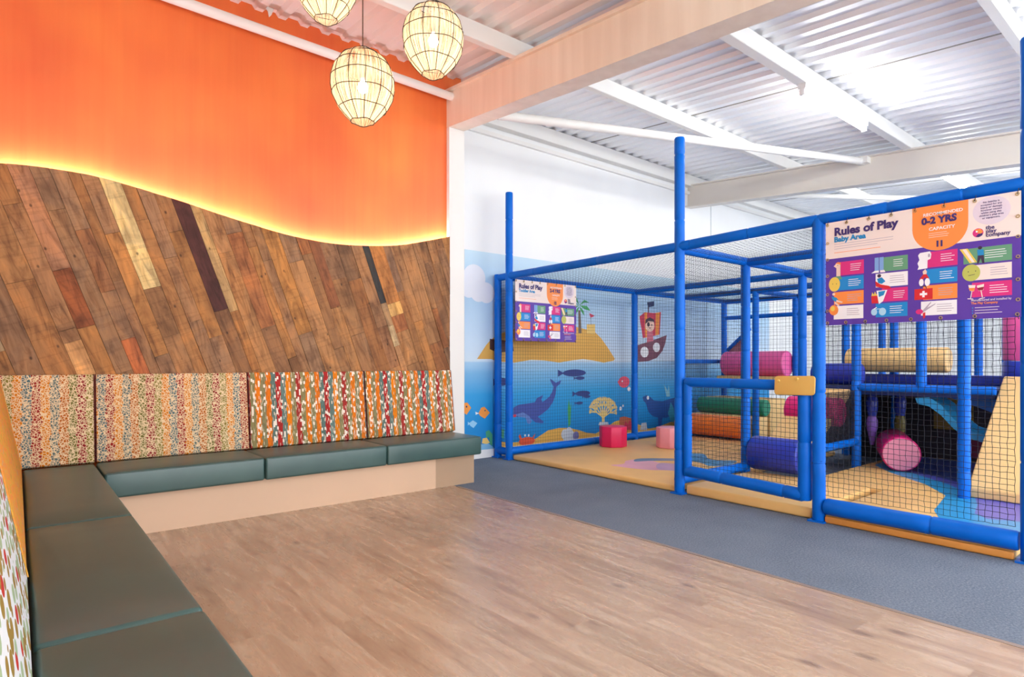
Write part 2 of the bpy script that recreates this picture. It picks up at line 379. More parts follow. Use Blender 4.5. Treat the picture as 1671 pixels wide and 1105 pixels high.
 ('m_coral','poly',[(6.478,0.568),(6.437,0.602),(6.446,0.608),(6.491,0.576)]),
 ('m_coral','poly',[(6.481,0.566),(6.425,0.587),(6.43,0.595),(6.488,0.578)]),
 ('m_coral','poly',[(6.534,0.487),(6.444,0.551),(6.456,0.559),(6.551,0.499)]),
 ('m_coral','poly',[(6.441,0.554),(6.431,0.597),(6.444,0.598),(6.459,0.556)]),
 ('m_coral','poly',[(6.443,0.552),(6.407,0.589),(6.417,0.594),(6.457,0.559)]),
 ('m_coral','poly',[(6.445,0.55),(6.393,0.576),(6.399,0.583),(6.454,0.56)]),
 ('m_coral','poly',[(6.448,0.549),(6.388,0.561),(6.39,0.57),(6.451,0.561)]),
 ('m_coral','poly',[(6.538,0.485),(6.423,0.525),(6.429,0.536),(6.547,0.5)]),
 ('m_coral','poly',[(6.418,0.527),(6.388,0.566),(6.399,0.57),(6.434,0.533)]),
 ('m_coral','poly',[(6.421,0.525),(6.37,0.552),(6.377,0.559),(6.431,0.535)]),
 ('m_coral','poly',[(6.424,0.524),(6.364,0.536),(6.366,0.545),(6.427,0.536)]),
 ('m_coral','poly',[(6.428,0.524),(6.366,0.52),(6.364,0.529),(6.424,0.536)]),
 ('m_coral','poly',[(6.653,0.363),(6.516,0.446),(6.53,0.458),(6.674,0.382)]),
 ('m_coral','poly',[(6.511,0.45),(6.477,0.521),(6.493,0.525),(6.535,0.455)]),
 ('m_coral','poly',[(6.476,0.525),(6.497,0.558),(6.509,0.555),(6.493,0.52)]),
 ('m_coral','poly',[(6.476,0.522),(6.469,0.559),(6.482,0.56),(6.494,0.523)]),
 ('m_coral','poly',[(6.478,0.519),(6.447,0.551),(6.457,0.556),(6.492,0.526)]),
 ('m_coral','poly',[(6.479,0.518),(6.438,0.544),(6.446,0.55),(6.49,0.528)]),
 ('m_coral','poly',[(6.513,0.447),(6.449,0.51),(6.463,0.516),(6.533,0.457)]),
 ('m_coral','poly',[(6.447,0.513),(6.444,0.55),(6.456,0.55),(6.465,0.513)]),
 ('m_coral','poly',[(6.448,0.511),(6.429,0.546),(6.44,0.549),(6.465,0.515)]),
 ('m_coral','poly',[(6.45,0.509),(6.412,0.536),(6.42,0.542),(6.462,0.517)]),
 ('m_coral','poly',[(6.453,0.507),(6.404,0.523),(6.408,0.531),(6.459,0.519)]),
 ('m_coral','poly',[(6.519,0.444),(6.42,0.477),(6.426,0.488),(6.527,0.46)]),
 ('m_coral','poly',[(6.415,0.48),(6.391,0.514),(6.402,0.518),(6.431,0.485)]),
 ('m_coral','poly',[(6.418,0.478),(6.375,0.502),(6.382,0.509),(6.428,0.488)]),
 ('m_coral','poly',[(6.422,0.477),(6.37,0.486),(6.371,0.495),(6.424,0.489)]),
 ('m_coral','poly',[(6.426,0.477),(6.374,0.47),(6.371,0.478),(6.42,0.489)]),
 ('m_coral','poly',[(6.522,0.443),(6.416,0.456),(6.417,0.468),(6.524,0.461)]),
 ('m_coral','poly',[(6.411,0.457),(6.369,0.481),(6.376,0.488),(6.422,0.467)]),
 ('m_coral','poly',[(6.414,0.456),(6.364,0.472),(6.368,0.48),(6.419,0.468)]),
 ('m_coral','poly',[(6.418,0.456),(6.365,0.454),(6.363,0.463),(6.415,0.468)]),
 ('m_coral','poly',[(6.421,0.456),(6.376,0.44),(6.369,0.448),(6.411,0.467)]),
 ('m_coral','poly',[(6.636,0.258),(6.636,0.391),(6.694,0.387),(6.694,0.254)]),
 ('m_shell','poly',[(6.559,0.263),(6.588,0.308),(6.77,0.296),(6.785,0.248)]),
 ('m_shell','ell',[(5.881,0.183),(0.07,0.07)]),
 ('m_shell','ell',[(5.962,0.206),(0.07,0.07)]),
 ('m_shell','ell',[(6.003,0.155),(0.07,0.07)]),
 ('m_shell','ell',[(5.921,0.132),(0.07,0.07)]),
 ('m_lilac','ell',[(6.099,0.147),(0.06,0.06)]),
 ('m_crab','ell',[(5.188,0.145),(0.14,0.055)]),
 ('m_crab','poly',[(5.073,0.164),(5.045,0.22),(5.068,0.249),(5.092,0.208),(5.109,0.166)]),
 ('m_crab','poly',[(5.278,0.147),(5.32,0.199),(5.334,0.24),(5.295,0.201),(5.253,0.158)]),
 ('m_white','ell',[(5.157,0.224),(0.015,0.015)]),
 ('m_white','ell',[(5.217,0.22),(0.015,0.015)]),
 ('m_pink','ell',[(7.131,0.88),(0.13,0.085)]),
 ('m_pink','poly',[(7.051,0.881),(6.987,0.904),(6.994,0.86)]),
 ('m_white','ell',[(7.089,0.891),(0.014,0.014)]),
 ('m_white','ell',[(7.244,0.771),(0.035,0.035)]),
 ('m_white','ell',[(7.051,0.482),(0.03,0.03)]),
 ('m_white','ell',[(7.108,0.521),(0.018,0.018)]),
 ('m_mast','poly',[(7.7,2.119),(7.724,2.12),(7.759,1.571),(7.717,1.57)]),
 ('m_navy','poly',[(7.682,2.122),(7.858,2.15),(7.858,2.073),(7.717,2.043)]),
 ('m_red','poly',[(7.494,1.889),(7.62,1.961),(7.858,1.962),(8.037,1.987),(8.001,1.622),(7.579,1.556)]),
 ('m_orange','poly',[(7.62,1.956),(7.682,1.962),(7.689,1.569),(7.634,1.564)]),
 ('m_orange','poly',[(7.9,1.968),(8.001,1.982),(7.972,1.617),(7.893,1.606)]),
 ('m_hull','poly',[(7.403,1.433),(7.787,1.517),(8.192,1.62),(8.147,1.479),(8.074,1.36),(7.929,1.248),(7.717,1.196),(7.443,1.181)]),
 ('m_white','ell',[(7.62,1.338),(0.1,0.085)]),
 ('m_white','ell',[(7.922,1.417),(0.09,0.075)]),
 ('m_pinkish','poly',[(7.682,1.668),(7.822,1.672),(7.844,1.518),(7.675,1.488)]),
 ('m_skin','ell',[(7.752,1.763),(0.12,0.1)]),
 ('m_hair','poly',[(7.634,1.776),(7.648,1.846),(7.752,1.89),(7.858,1.855),(7.879,1.774),(7.844,1.824),(7.717,1.827),(7.661,1.79)]),
 ('m_hair','ell',[(7.717,1.774),(0.035,0.035)]),
 ('m_hair','ell',[(7.801,1.769),(0.012,0.012)]),
 ('m_hair','poly',[(7.703,1.73),(7.787,1.724),(7.752,1.71)]),
 ('m_seal','poly',[(7.572,0.637),(7.665,0.66),(7.752,0.634),(7.858,0.568),(8.074,0.55),(8.353,0.589),(8.603,0.603),(8.603,0.3),(8.296,0.294),(8.184,0.274),(8.074,0.28),(8.045,0.141),(7.972,0.146),(7.958,0.292),(7.822,0.322),(7.717,0.394),(7.648,0.54),(7.593,0.575)]),
 ('m_white','ell',[(7.703,0.619),(0.03,0.03)]),
 ('m_teal','poly',[(8.296,0.203),(8.221,0.344),(8.296,0.523),(8.372,0.428),(8.41,0.196)]),
 ('m_shell','poly',[(7.511,0.123),(7.545,0.229),(7.665,0.232),(7.689,0.11)]),
 ('m_palegreen','poly',[(8.184,0.618),(8.11,0.824),(8.221,0.708),(8.24,0.821),(8.277,0.615)]),
 ('m_orange','poly',[(4.401,0.554),(4.443,0.621),(4.491,0.632),(4.577,0.553),(4.497,0.483),(4.433,0.518)]),
 ('m_white','poly',[(4.409,0.554),(4.354,0.577),(4.359,0.539)]),
 ('m_orange','poly',[(4.111,0.62),(4.193,0.692),(4.234,0.695),(4.292,0.628),(4.223,0.547)]),
 ('m_navy','ell',[(4.223,0.645),(0.012,0.012)]),
 ('m_navy','ell',[(4.503,0.583),(0.01,0.01)]),
 ('m_palefish','poly',[(4.254,0.44),(4.317,0.474),(4.384,0.435),(4.327,0.379),(4.279,0.408)]),
 ('m_palefish','poly',[(4.275,0.439),(4.242,0.462),(4.242,0.414)]),
 ('m_green','poly',[(4.519,0.236),(4.512,0.32),(4.562,0.337),(4.617,0.281),(4.617,0.141),(4.577,0.153),(4.562,0.25)]),
 ('m_green','poly',[(4.739,0.236),(4.75,0.394),(4.777,0.321),(4.807,0.337),(4.8,0.213)]),
 ('m_bluerock','poly',[(4.38,0.093),(4.422,0.167),(4.551,0.173),(4.639,0.113),(4.639,0.025)]),
 ('m_sand2','poly',[(4.465,0.24),(4.529,0.244),(4.577,0.179),(4.529,0.166),(4.454,0.181)]),
 ('m_cloud','ell',[(4.338,2.212),(0.17,0.17)]),
 ('m_cloud','ell',[(4.254,2.086),(0.12,0.12)]),
 ('m_cloud','ell',[(4.401,2.054),(0.13,0.13)]),
 ('m_cloud','ell',[(4.519,2.046),(0.13,0.13)]),
 ('m_cloud','ell',[(4.275,2.164),(0.12,0.12)]),
 ('m_palm','poly',[(5.935,0.528),(5.956,0.673),(5.984,0.545),(6.003,0.622),(5.989,0.311),(5.948,0.275)]),
]
# ------------------------------------------------------------------ materials of the room
ROOF_M = 0.0838
def roof_z(y): return 4.26 + ROOF_M * (y - 5.5)

def mat_vinyl():
    t = NT('vinyl_wood_floor', .30, spec=.6); co = t.coord(); x, y, z = t.sep(co)
    row = t.math('FLOOR', t.math('DIVIDE', x, .16))
    off = t.math('MULTIPLY', t.white(t.comb(row, 3.0, 0.0)), 1.3)
    pl = t.math('FLOOR', t.math('DIVIDE', t.math('ADD', y, off), 1.25))
    r = t.white(t.comb(row, pl, 1.0))
    nv = t.comb(t.math('MULTIPLY', x, 17.0), t.math('ADD', t.math('MULTIPLY', y, 2.2), t.math('MULTIPLY', r, 30.0)), 0.0)
    g = t.noise(nv, 1.0, 6, .35, rough=.66)
    c1 = t.ramp(g, [(.25, rgb(132, 104, 84)), (.42, rgb(182, 154, 128)), (.56, rgb(200, 175, 148)), (.78, rgb(218, 198, 174))])
    c2 = t.mix(.36, c1, t.ramp(r, [(0, rgb(128, 98, 78)), (.5, rgb(186, 156, 130)), (1, rgb(160, 130, 112))]))
    kv = t.comb(t.math('MULTIPLY', x, 4.5), t.math('MULTIPLY', y, 1.9), 0.0)
    k = t.n('TexVoronoi'); t.l(kv, k.inputs['Vector']); k.inputs['Scale'].default_value = 1.3
    kn = t.ramp(k.outputs['Distance'], [(.05, (0, 0, 0, 1)), (.17, (1, 1, 1, 1))])
    c3 = t.mix(t.math('MULTIPLY', t.math('SUBTRACT', 1.0, kn), .55), c2, rgb(88, 62, 50))
    t.base(c3); t.bump(g, .12, .002)
    t.l(t.ramp(g, [(.2, (.34, .34, .34, 1)), (.8, (.22, .22, .22, 1))]), t.b.inputs['Roughness'])
    return t.m
def mat_carpet():
    t = NT('grey_carpet', .95, spec=.1); co = t.coord()
    n1 = t.noise(co, 90, 3, rough=.7); n2 = t.noise(co, 3, 2)
    c = t.ramp(n1, [(.3, rgb(84, 97, 116)), (.5, rgb(112, 124, 140)), (.72, rgb(148, 156, 166))])
    t.base(t.mix(.25, c, t.ramp(n2, [(.3, rgb(96, 104, 118)), (.7, rgb(126, 134, 146))])))
    t.bump(n1, .5, .004); return t.m
def mat_orange():
    t = NT('orange_wall_paint', .45, spec=.5); co = t.coord()
    s1 = t.noise(t.scale(co, 9, 1, .5), 1.6, 4); s2 = t.noise(t.scale(co, 1.2, 1, .9), 1.0, 2)
    s3 = t.noise(t.scale(co, 26, 1, .7), 1.0, 3)
    c = t.ramp(s2, [(.3, rgb(226, 98, 48)), (.5, rgb(242, 124, 56)), (.7, rgb(248, 148, 64))])
    c = t.mix(t.math('MULTIPLY', s1, .45), c, rgb(214, 84, 38))
    c = t.mix(t.math('MULTIPLY', s3, .25), c, rgb(248, 150, 80))
    t.base(c); t.bump(s1, .08, .004); return t.m
def mat_white(name, c, rough=.55):
    t = NT(name, rough, spec=.3); co = t.coord()
    t.base(t.ramp(t.noise(t.scale(co, 1, 1, .4), 1.5, 3), [(.3, tuple(x * .95 for x in c[:3]) + (1,)), (.7, c)])); return t.m
def mat_streaked(name, a, b):
    t = NT(name, .33, spec=.5); co = t.coord()
    s = t.noise(t.scale(co, 5, 5, .35), 1.5, 4)
    t.base(t.ramp(s, [(.3, a), (.7, b)])); return t.m
def mat_metal_roof():
    t = NT('galvanised_sheet', .34, .4); co = t.coord()
    n = t.noise(t.scale(co, 1.2, .25, 1), 2.0, 3)
    t.base(t.ramp(n, [(.3, (.84, .86, .89, 1)), (.7, (.94, .95, .97, 1))]))
    t.l(t.ramp(n, [(.3, (.38, .38, .38, 1)), (.7, (.52, .52, .52, 1))]), t.b.inputs['Roughness']); return t.m
M_VINYL, M_CARPET, M_ORANGE = mat_vinyl(), mat_carpet(), mat_orange()
M_WALL = mat_white('white_wall_paint', (.86, .87, .87, 1))
M_STEEL = mat_white('white_steel_paint', (.84, .83, .80, 1), .4)
M_CREAM = mat_white('cream_steel_paint', (.76, .71, .64, 1), .4)
M_BOXED = mat_streaked('gloss_boxing_board', (.80, .68, .55, 1), (.90, .79, .66, 1))
M_ROOFW = mat_white('white_sheet_paint', (.84, .80, .78, 1), .38)
M_ROOFG = mat_metal_roof()

# ------------------------------------------------------------------ room shell
b = MB().box(-.4, 3.26, -3.5, 5.6, -.1, 0); struct(b.build('floor', M_VINYL), 'wood effect vinyl floor')
b = MB().box(3.26, 14, -3.5, 6.2, -.1, 0); struct(b.build('floor', M_CARPET), 'blue grey carpet floor')
b = MB().box(3.245, 3.275, -3.5, 4.8, -.001, .0025); struct(b.build('trim_1', flat('threshold_strip', rgb(150, 132, 118), .35)), 'floor edge strip')
b = MB().box(-.4, 3.78, 5.5, 5.6, 0, 4.6); struct(b.build('wall_back', M_ORANGE), 'orange painted back wall')
b = MB().box(3.79, 14, 6.03, 6.15, 0, 4.6); struct(b.build('wall_back_right', M_WALL), 'white wall behind the play frame')
b = MB().box(-.5, -.4, -3.5, 5.6, 0, 4.6); struct(b.build('wall_left', M_WALL), 'white left wall')
b = MB().box(14, 14.1, -3.5, 6.15, 0, 4.6); struct(b.build('wall_right', M_WALL), 'white far right wall')
b = MB().box(3.5945, 3.79, 5.45, 6.03, 0, 3.71); struct(b.build('trim_2', M_STEEL), 'white column beside the bench')
b = MB().box(3.8, 14, 6.005, 6.03, 0, .1); struct(b.build('baseboard_back', flat('skirting_white', rgb(232, 232, 232), .4)), 'white skirting board')
# vertical joint of wall sheets seen over the far rail
b = MB().box(9.46, 9.475, 6.024, 6.03, 2.6, 4.2); struct(b.build('trim_3', flat('joint_grey', rgb(190, 196, 200), .6)), 'wall panel joint')
b = MB().box(4.19, 4.2, 6.026, 6.03, .1, 2.55); struct(b.build('trim_4', flat('joint_grey', rgb(190, 196, 200), .6)), 'mural edge joint')

# corrugated roof: trapezoid profile along x, running down the slope in y
def corrugated(x0, x1, y0, y1, pitch, depth):
    b = MB(); prof = []; x = x0
    while x < x1:
        for dx, dz in ((0, 0), (.42, 0), (.55, -1), (.87, -1)):
            prof.append((x + dx * pitch, dz * depth))
        x += pitch
    prof.append((x, 0))
    n = len(prof)
    vs = [(p[0], y, roof_z(y) + depth + p[1] + t) for t in (0, .012) for y in (y0, y1) for p in prof]
    fs = []
    for i in range(n - 1):
        fs.append((i, i + 1, n + i + 1, n + i)); fs.append((2 * n + i, 3 * n + i, 3 * n + i + 1, 2 * n + i + 1))
    fs += [(0, n, 3 * n, 2 * n), (n - 1, 3 * n - 1, 4 * n - 1, 2 * n - 1)]
    return b.add(vs, fs)
struct(corrugated(-.5, 3.7, -3.5, 5.62, .2, .034).build('ceiling', M_ROOFW), 'white painted corrugated roof sheets')
struct(corrugated(3.7, 14.2, -3.5, 6.2, .2, .034).build('ceiling', M_ROOFG), 'silver corrugated roof sheets')
# lap seam of the silver sheets
tn = 5
def slopebox(b, x0, x1, y0, y1, d0, d1):
    """box following the roof slope; d0/d1 = distance under the roof line"""
    vs = [(x, y, roof_z(y) - d) for d in (d1, d0) for y in (y0, y1) for x in (x0, x1)]
    return b.add(vs, [(0, 2, 3, 1), (4, 5, 7, 6), (0, 1, 5, 4), (2, 6, 7, 3), (0, 4, 6, 2), (1, 3, 7, 5)])
struct(slopebox(MB(), 6.29, 6.305, -3.5, 6.0, -.0, .006).build('trim_5', flat('seam_grey', rgb(150, 146, 140), .5)), 'roof sheet lap seam')
struct(slopebox(MB(), 11.3, 11.315, -3.5, 6.0, -.0, .006).build('trim_6', MATS['seam_grey']), 'roof sheet lap seam')
# purlins (c sections) running parallel to the back wall
def purlin(name, y, x0, x1, h=.15, w=.065, m=None):
    z = roof_z(y) - .002
    b = MB(); t = .006
    b.prism([(y, z), (y + w, z), (y + w, z - .012), (y + t, z - .012), (y + t, z - h + t), (y + w, z - h + t), (y + w, z - h), (y, z - h)], x0, x1, 'x')
    # web closes the side that faces the room
    b.box(x0, x1, y - .004, y + .002, z - h, z)
    b.box(x0, x1, y, y + w, z - h - .004, z - h + t)
    struct(b.build(name, m or M_STEEL), 'white steel roof purlin')
purlin('trim_7', 4.28, -.4, 14); purlin('trim_8', 2.70, -.4, 14, w=.09); purlin('trim_9', 1.16, -.4, 14); purlin('trim_10', -.4, -.4, 14)
purlin('trim_15', 5.92, 3.76, 14, h=.17, w=.1)
# second rail a little under the wall purlin
b = MB().box(3.79, 14, 5.985, 6.03, 4.0, 4.05); struct(b.build('trim_16', M_STEEL), 'white angle along the top of the white wall')
# boxed main beam between the rooms and the far cream beam
b = slopebox(MB(), 3.594, 3.79, -3.5, 5.98, .15, .545)
b = slopebox(b, 3.56, 3.825, -3.5, 5.98, .15, .18)
struct(b.build('trim_17', M_BOXED), 'boxed steel main beam')
b = slopebox(MB(), 8.775, 8.79, -3.5, 6.03, .165, .51)
b = slopebox(b, 8.70, 8.86, -3.5, 6.03, .15, .168); b = slopebox(b, 8.70, 8.86, -3.5, 6.03, .505, .525)
struct(b.build('trim_18', M_CREAM), 'cream steel beam over the play frame')
# wind brace tube between the beams, with end plates
b = MB().tube((3.79, 4.85, 3.70), (8.76, 3.27, 3.86), .047, 20); b.box(8.66, 8.775, 3.2, 3.34, 3.82, 3.9)
struct(b.build('trim_19', M_STEEL, smooth=40), 'white diagonal brace tube')
b = MB().tube((-.4, 5.40, 4.09), (3.60, 5.40, 4.015), .042, 20)
struct(b.build('trim_20', M_STEEL, smooth=40), 'white pipe in front of the orange wall')
b = MB().tube((9.9, 4.9, 3.95), (12.9, 1.4, 3.62), .04, 12); struct(b.build('trim_21', M_STEEL, smooth=40), 'white diagonal brace tube in the far bay')
b = MB().prism([(1.66, 4.27), (1.74, 4.27), (1.72, 4.21), (1.70, 4.185), (1.69, 4.23)], 5.40, 5.408, 'y')
struct(b.build('trim_11', M_STEEL), 'small bent hook plate under the roof edge')

# ------------------------------------------------------------------ fluorescent battens (with their light)
M_TUBE = emit('fluorescent_tube', (1, .985, .95, 1), TUBE_E)
M_BATTEN = flat('batten_white', rgb(238, 238, 236), .35)
def batten(x0, x1, y, label):
    z = roof_z(y) - .155
    t = thing('fluorescent_light', ((x0 + x1) / 2, y + .04, z), label, 'ceiling light', 'fluorescent battens under the roof')
    bb = MB().prism([(y + .0, z), (y + .08, z), (y + .075, z - .05), (y + .005, z - .05)], x0, x1, 'x'); bb.build('housing', M_BATTEN, t)
    bb = MB().tube((x0 + .03, y + .04, z - .083), (x1 - .03, y + .04, z - .083), .02, 14); bb.build('tube', M_TUBE, t, smooth=40)
    for x in (x0, x1 - .03):
        MB().box(x, x + .03, y + .015, y + .065, z - .108, z - .05).build('lamp_holder', M_BATTEN, t, bevel=.004)
    return t
batten(5.85, 7.35, 2.70, 'lit fluorescent batten on the purlin above the play frame, left of the cream beam')
batten(9.95, 11.2, 2.70, 'lit fluorescent batten beyond the cream beam, just over the rules sign')
batten(5.85, 7.35, -.6, 'added fill light, unseen fluorescent batten behind the viewer over the carpet')  # extra lamp out of view, added to brighten the carpet side
batten(1.1, 2.6, -1.2, 'added fill light, unseen fluorescent batten behind the viewer over the seating')  # also out of view, added to light the floor by the seating
batten(9.95, 11.2, -.6, 'added fill light, unseen fluorescent batten beyond the right of the play frame')  # added out of view as more fill for the far bay
# ------------------------------------------------------------------ reclaimed wood cladding with a wave top
WAVE = [(-.6, 2.50), (-.3, 2.53), (-.084, 2.555), (.11, 2.572), (.32, 2.575), (.45, 2.569), (.625, 2.548), (.83, 2.512), (1.04, 2.476), (1.27, 2.427), (1.51, 2.38), (1.76, 2.336), (2.03, 2.305), (2.32, 2.296), (2.63, 2.315), (2.97, 2.362), (3.25, 2.432), (3.59, 2.53)]
def wave(x):
    n = len(WAVE)
    for i in range(n - 1):
        if WAVE[i][0] <= x <= WAVE[i + 1][0]:
            p0, p1, p2, p3 = WAVE[max(i - 1, 0)], WAVE[i], WAVE[i + 1], WAVE[min(i + 2, n - 1)]
            t = (x - p1[0]) / (p2[0] - p1[0]); d = p2[0] - p1[0]
            m1 = (p2[1] - p0[1]) / (p2[0] - p0[0]) * d; m2 = (p3[1] - p1[1]) / (p3[0] - p1[0]) * d
            return (2*t**3-3*t*t+1)*p1[1] + (t**3-2*t*t+t)*m1 + (-2*t**3+3*t*t)*p2[1] + (t**3-t*t)*m2
    return WAVE[-1][1]
def clip(poly, half):
    """keep the side a*x+b*z<=c"""
    a, b_, c = half; out = []
    for i in range(len(poly)):
        p, q = poly[i], poly[(i + 1) % len(poly)]
        dp, dq = a * p[0] + b_ * p[1] - c, a * q[0] + b_ * q[1] - c
        if dp <= 0: out.append(p)
        if (dp < 0 < dq) or (dq < 0 < dp):
            t = dp / (dp - dq); out.append((p[0] + t * (q[0] - p[0]), p[1] + t * (q[1] - p[1])))
    return out
ANG = math.radians(70.5); NX, NZ = math.sin(ANG), math.cos(ANG); DX, DZ = math.cos(ANG), -math.sin(ANG)
top = [(-.4 + i * .04, wave(-.4 + i * .04)) for i in range(100)] + [(3.59, wave(3.59))]
region = [p for p in top if p[0] <= 3.59] + [(3.59, 1.09), (-.4, 1.09)]
FIX = [.10, .24, .37, .52, .691, .803, .92, 1.03, 1.13, 1.20, 1.303, 1.430, 1.52, 1.62, 1.729, 1.846, 1.92, 2.04, 2.17, 2.25, 2.33, 2.46, 2.60, 2.70, 2.80, 2.95, 3.09, 3.204, 3.27, 3.42, 3.50, 3.60, 3.75, 3.82, 3.92, 4.02, 4.12, 4.25]
PAL = [rgb(164, 118, 76), rgb(178, 126, 76), rgb(150, 110, 78), rgb(166, 124, 86), rgb(142, 104, 74), rgb(184, 132, 80), rgb(156, 120, 92), rgb(172, 114, 72), rgb(152, 116, 88), rgb(190, 140, 90), rgb(146, 112, 84), rgb(160, 126, 98)]
def c_of(x, z): return x * NX + z * NZ
def s_of(x, z): return x * DX + z * DZ           # along the plank, grows downwards
SPECIAL = {                                      # strip start -> [(from z, to z, colour)]
    1.303: [(3, 1.77, rgb(226, 196, 136)), (1.77, 1.40, rgb(148, 104, 66))],
    1.729: [(3, 1.62, rgb(88, 46, 40))], 3.204: [(3, 1.77, rgb(58, 56, 56)), (1.77, 1.55, rgb(168, 132, 96)), (1.55, 1.35, rgb(206, 176, 132))],
    .691: [(1.34, 1.0, rgb(218, 160, 102))], .803: [(3, 1.86, rgb(176, 124, 90)), (1.86, 1.45, rgb(150, 84, 46))],
    1.03: [(1.37, 1.0, rgb(186, 106, 62))], 1.846: [(3, 1.62, rgb(196, 156, 104))], .24: [(1.95, 1.25, rgb(160, 134, 104))],
    3.27: [(3, 1.78, rgb(186, 122, 66)), (1.78, 1.66, rgb(222, 172, 104)), (1.66, 1.5, rgb(180, 112, 66))],
    2.33: [(3, 1.45, rgb(186, 128, 68))], 2.70: [(3, 1.7, rgb(142, 88, 56))], 3.42: [(3, 1.9, rgb(140, 104, 78))],
}
def mat_planks():
    t = NT('reclaimed_plank', .6, spec=.25); co = t.coord(); x, y, z = t.sep(co)
    c = t.math('ADD', t.math('MULTIPLY', x, NX), t.math('MULTIPLY', z, NZ)); s = t.math('ADD', t.math('MULTIPLY', x, DX), t.math('MULTIPLY', z, DZ))
    at = t.n('Attribute', attribute_name='tone')
    a = at.outputs['Color']; r = t.sep(a)[0]
    g = t.noise(t.comb(t.math('MULTIPLY', c, 16.0), t.math('MULTIPLY', s, 2.2), t.math('MULTIPLY', r, 60.0)), 1.0, 6, 1.6, rough=.65)
    saw = t.noise(t.comb(t.math('MULTIPLY', c, 3.0), t.math('MULTIPLY', s, 40.0), t.math('MULTIPLY', r, 20.0)), 1.0, 3)
    big = t.noise(t.comb(t.math('MULTIPLY', c, 5.0), t.math('MULTIPLY', s, 3.0), 2.0), 1.0, 4, 1.0)
    m1 = t.mix(1.0, a, t.ramp(g, [(.25, (.30, .25, .22, 1)), (.40, (.72, .68, .64, 1)), (.52, (.98, .98, .98, 1)), (.64, (1.15, 1.12, 1.06, 1)), (.8, (1.4, 1.36, 1.26, 1))]), 'MULTIPLY')
    m2 = t.mix(t.math('MULTIPLY', t.math('GREATER_THAN', saw, .58), .16), m1, rgb(80, 46, 26))
    m3 = t.mix(1.0, m2, t.ramp(big, [(.3, (.6, .56, .54, 1)), (.48, (.95, .95, .95, 1)), (.6, (1.12, 1.06, .94, 1)), (.75, (1.3, 1.2, 1.0, 1))]), 'MULTIPLY')
    k = t.n('TexVoronoi'); t.l(t.comb(t.math('MULTIPLY', c, 9.0), t.math('MULTIPLY', s, 6.0), 0.0), k.inputs['Vector']); k.inputs['Scale'].default_value = 1.0
    kn = t.ramp(k.outputs['Distance'], [(.04, (1, 1, 1, 1)), (.10, (0, 0, 0, 1))])
    t.base(t.mix(t.math('MULTIPLY', kn, .75), m3, rgb(44, 28, 20))); t.bump(g, .35, .004); return t.m
pb = MB(); rnd = random.Random(5)
def plank(c0, c1, s0, s1, col):
    poly = region
    for h in ((-NX, -NZ, -c0), (NX, NZ, c1), (-DX, -DZ, -s0), (DX, DZ, s1)):
        poly = clip(poly, h)
        if len(poly) < 3: return
    ys = 5.425 + rnd.uniform(0, .007); n = len(poly)
    vs = [(p[0], ys, p[1]) for p in poly] + [(p[0], 5.448, p[1]) for p in poly]
    pb.add(vs, [tuple(range(n))] + [(i, (i + 1) % n, n + (i + 1) % n, n + i) for i in range(n)], 0, col)
for i in range(len(FIX) - 1):
    c0, c1 = FIX[i], FIX[i + 1]; g = .0012
    cm = (c0 + c1) / 2
    def s_at(z): return ((cm - z * NZ) / NX) * DX + z * DZ
    segs = []
    sp = SPECIAL.get(c0, [])
    s = s_at(2.75) - rnd.uniform(0, .9); end = s_at(.95); home = rnd.choice(PAL)
    blocked = [(s_at(a) if a < 3 else s - 2, s_at(b_), col) for a, b_, col in sp]
    segs += blocked
    cuts = sorted([s - 3] + [v for q in blocked for v in q[:2]] + [end])
    def inside(m): return any(q[0] <= m <= q[1] for q in blocked)
    while s < end:
        e = s + rnd.uniform(.35, 1.25)
        for cpos in sorted(v for q in blocked for v in q[:2]):
            if s < cpos - 1e-4 and e > cpos: e = cpos; break
        if not inside((s + e) / 2):
            col = rnd.choice(PAL) if rnd.random() < .3 else tuple(.65 * a_ + .35 * b2 for a_, b2 in zip(home, rnd.choice(PAL))); k = rnd.uniform(.78, 1.02)
            segs.append((s, e, (min(1, col[0] * k * 1.06), col[1] * k * .96, col[2] * k * .84, 1)))
        s = e
    for a, b_, col in segs: plank(c0 + g, c1 - g, a + g, b_ - g, col)
clad = thing('wood_cladding', (1.6, 5.45, 1.09), 'reclaimed wood plank cladding with a wavy top on the orange wall', 'wall cladding')
pb.build('plank_face', mat_planks(), clad)
# plywood backing, a little smaller than the face, and the led strip on its edge
bk = MB(); pts = [(p[0], p[1] - .03) for p in region[:-2]] + [(3.59, 1.09), (-.4, 1.09)]
bk.prism(pts, 5.4485, 5.47, 'y'); bk.prism([(p[0], p[1] - .003) for p in region[:-2]] + [(3.59, 1.09), (-.4, 1.09)], 5.4482, 5.4495, 'y'); bk.build('backing_board', flat('ply_board', rgb(150, 110, 72), .7), clad)
ls = MB(); tp_ = [p for p in region[:-2]]
for i in range(len(tp_) - 1):
    (xa, za), (xb, zb) = tp_[i], tp_[i + 1]
    za -= .014; zb -= .014
    vs = [(xa, 5.451, za), (xb, 5.451, zb), (xb, 5.469, zb), (xa, 5.469, za), (xa, 5.451, za + .004), (xb, 5.451, zb + .004), (xb, 5.469, zb + .004), (xa, 5.469, za + .004)]
    ls.add(vs, [(0, 1, 2, 3), (4, 7, 6, 5), (0, 4, 5, 1), (3, 2, 6, 7), (0, 3, 7, 4), (1, 5, 6, 2)])
ls.build('led_strip', emit('led_warm_white', (1, .84, .88, 1), LED_E), clad)['label'] = 'glowing led strip behind the wavy edge'

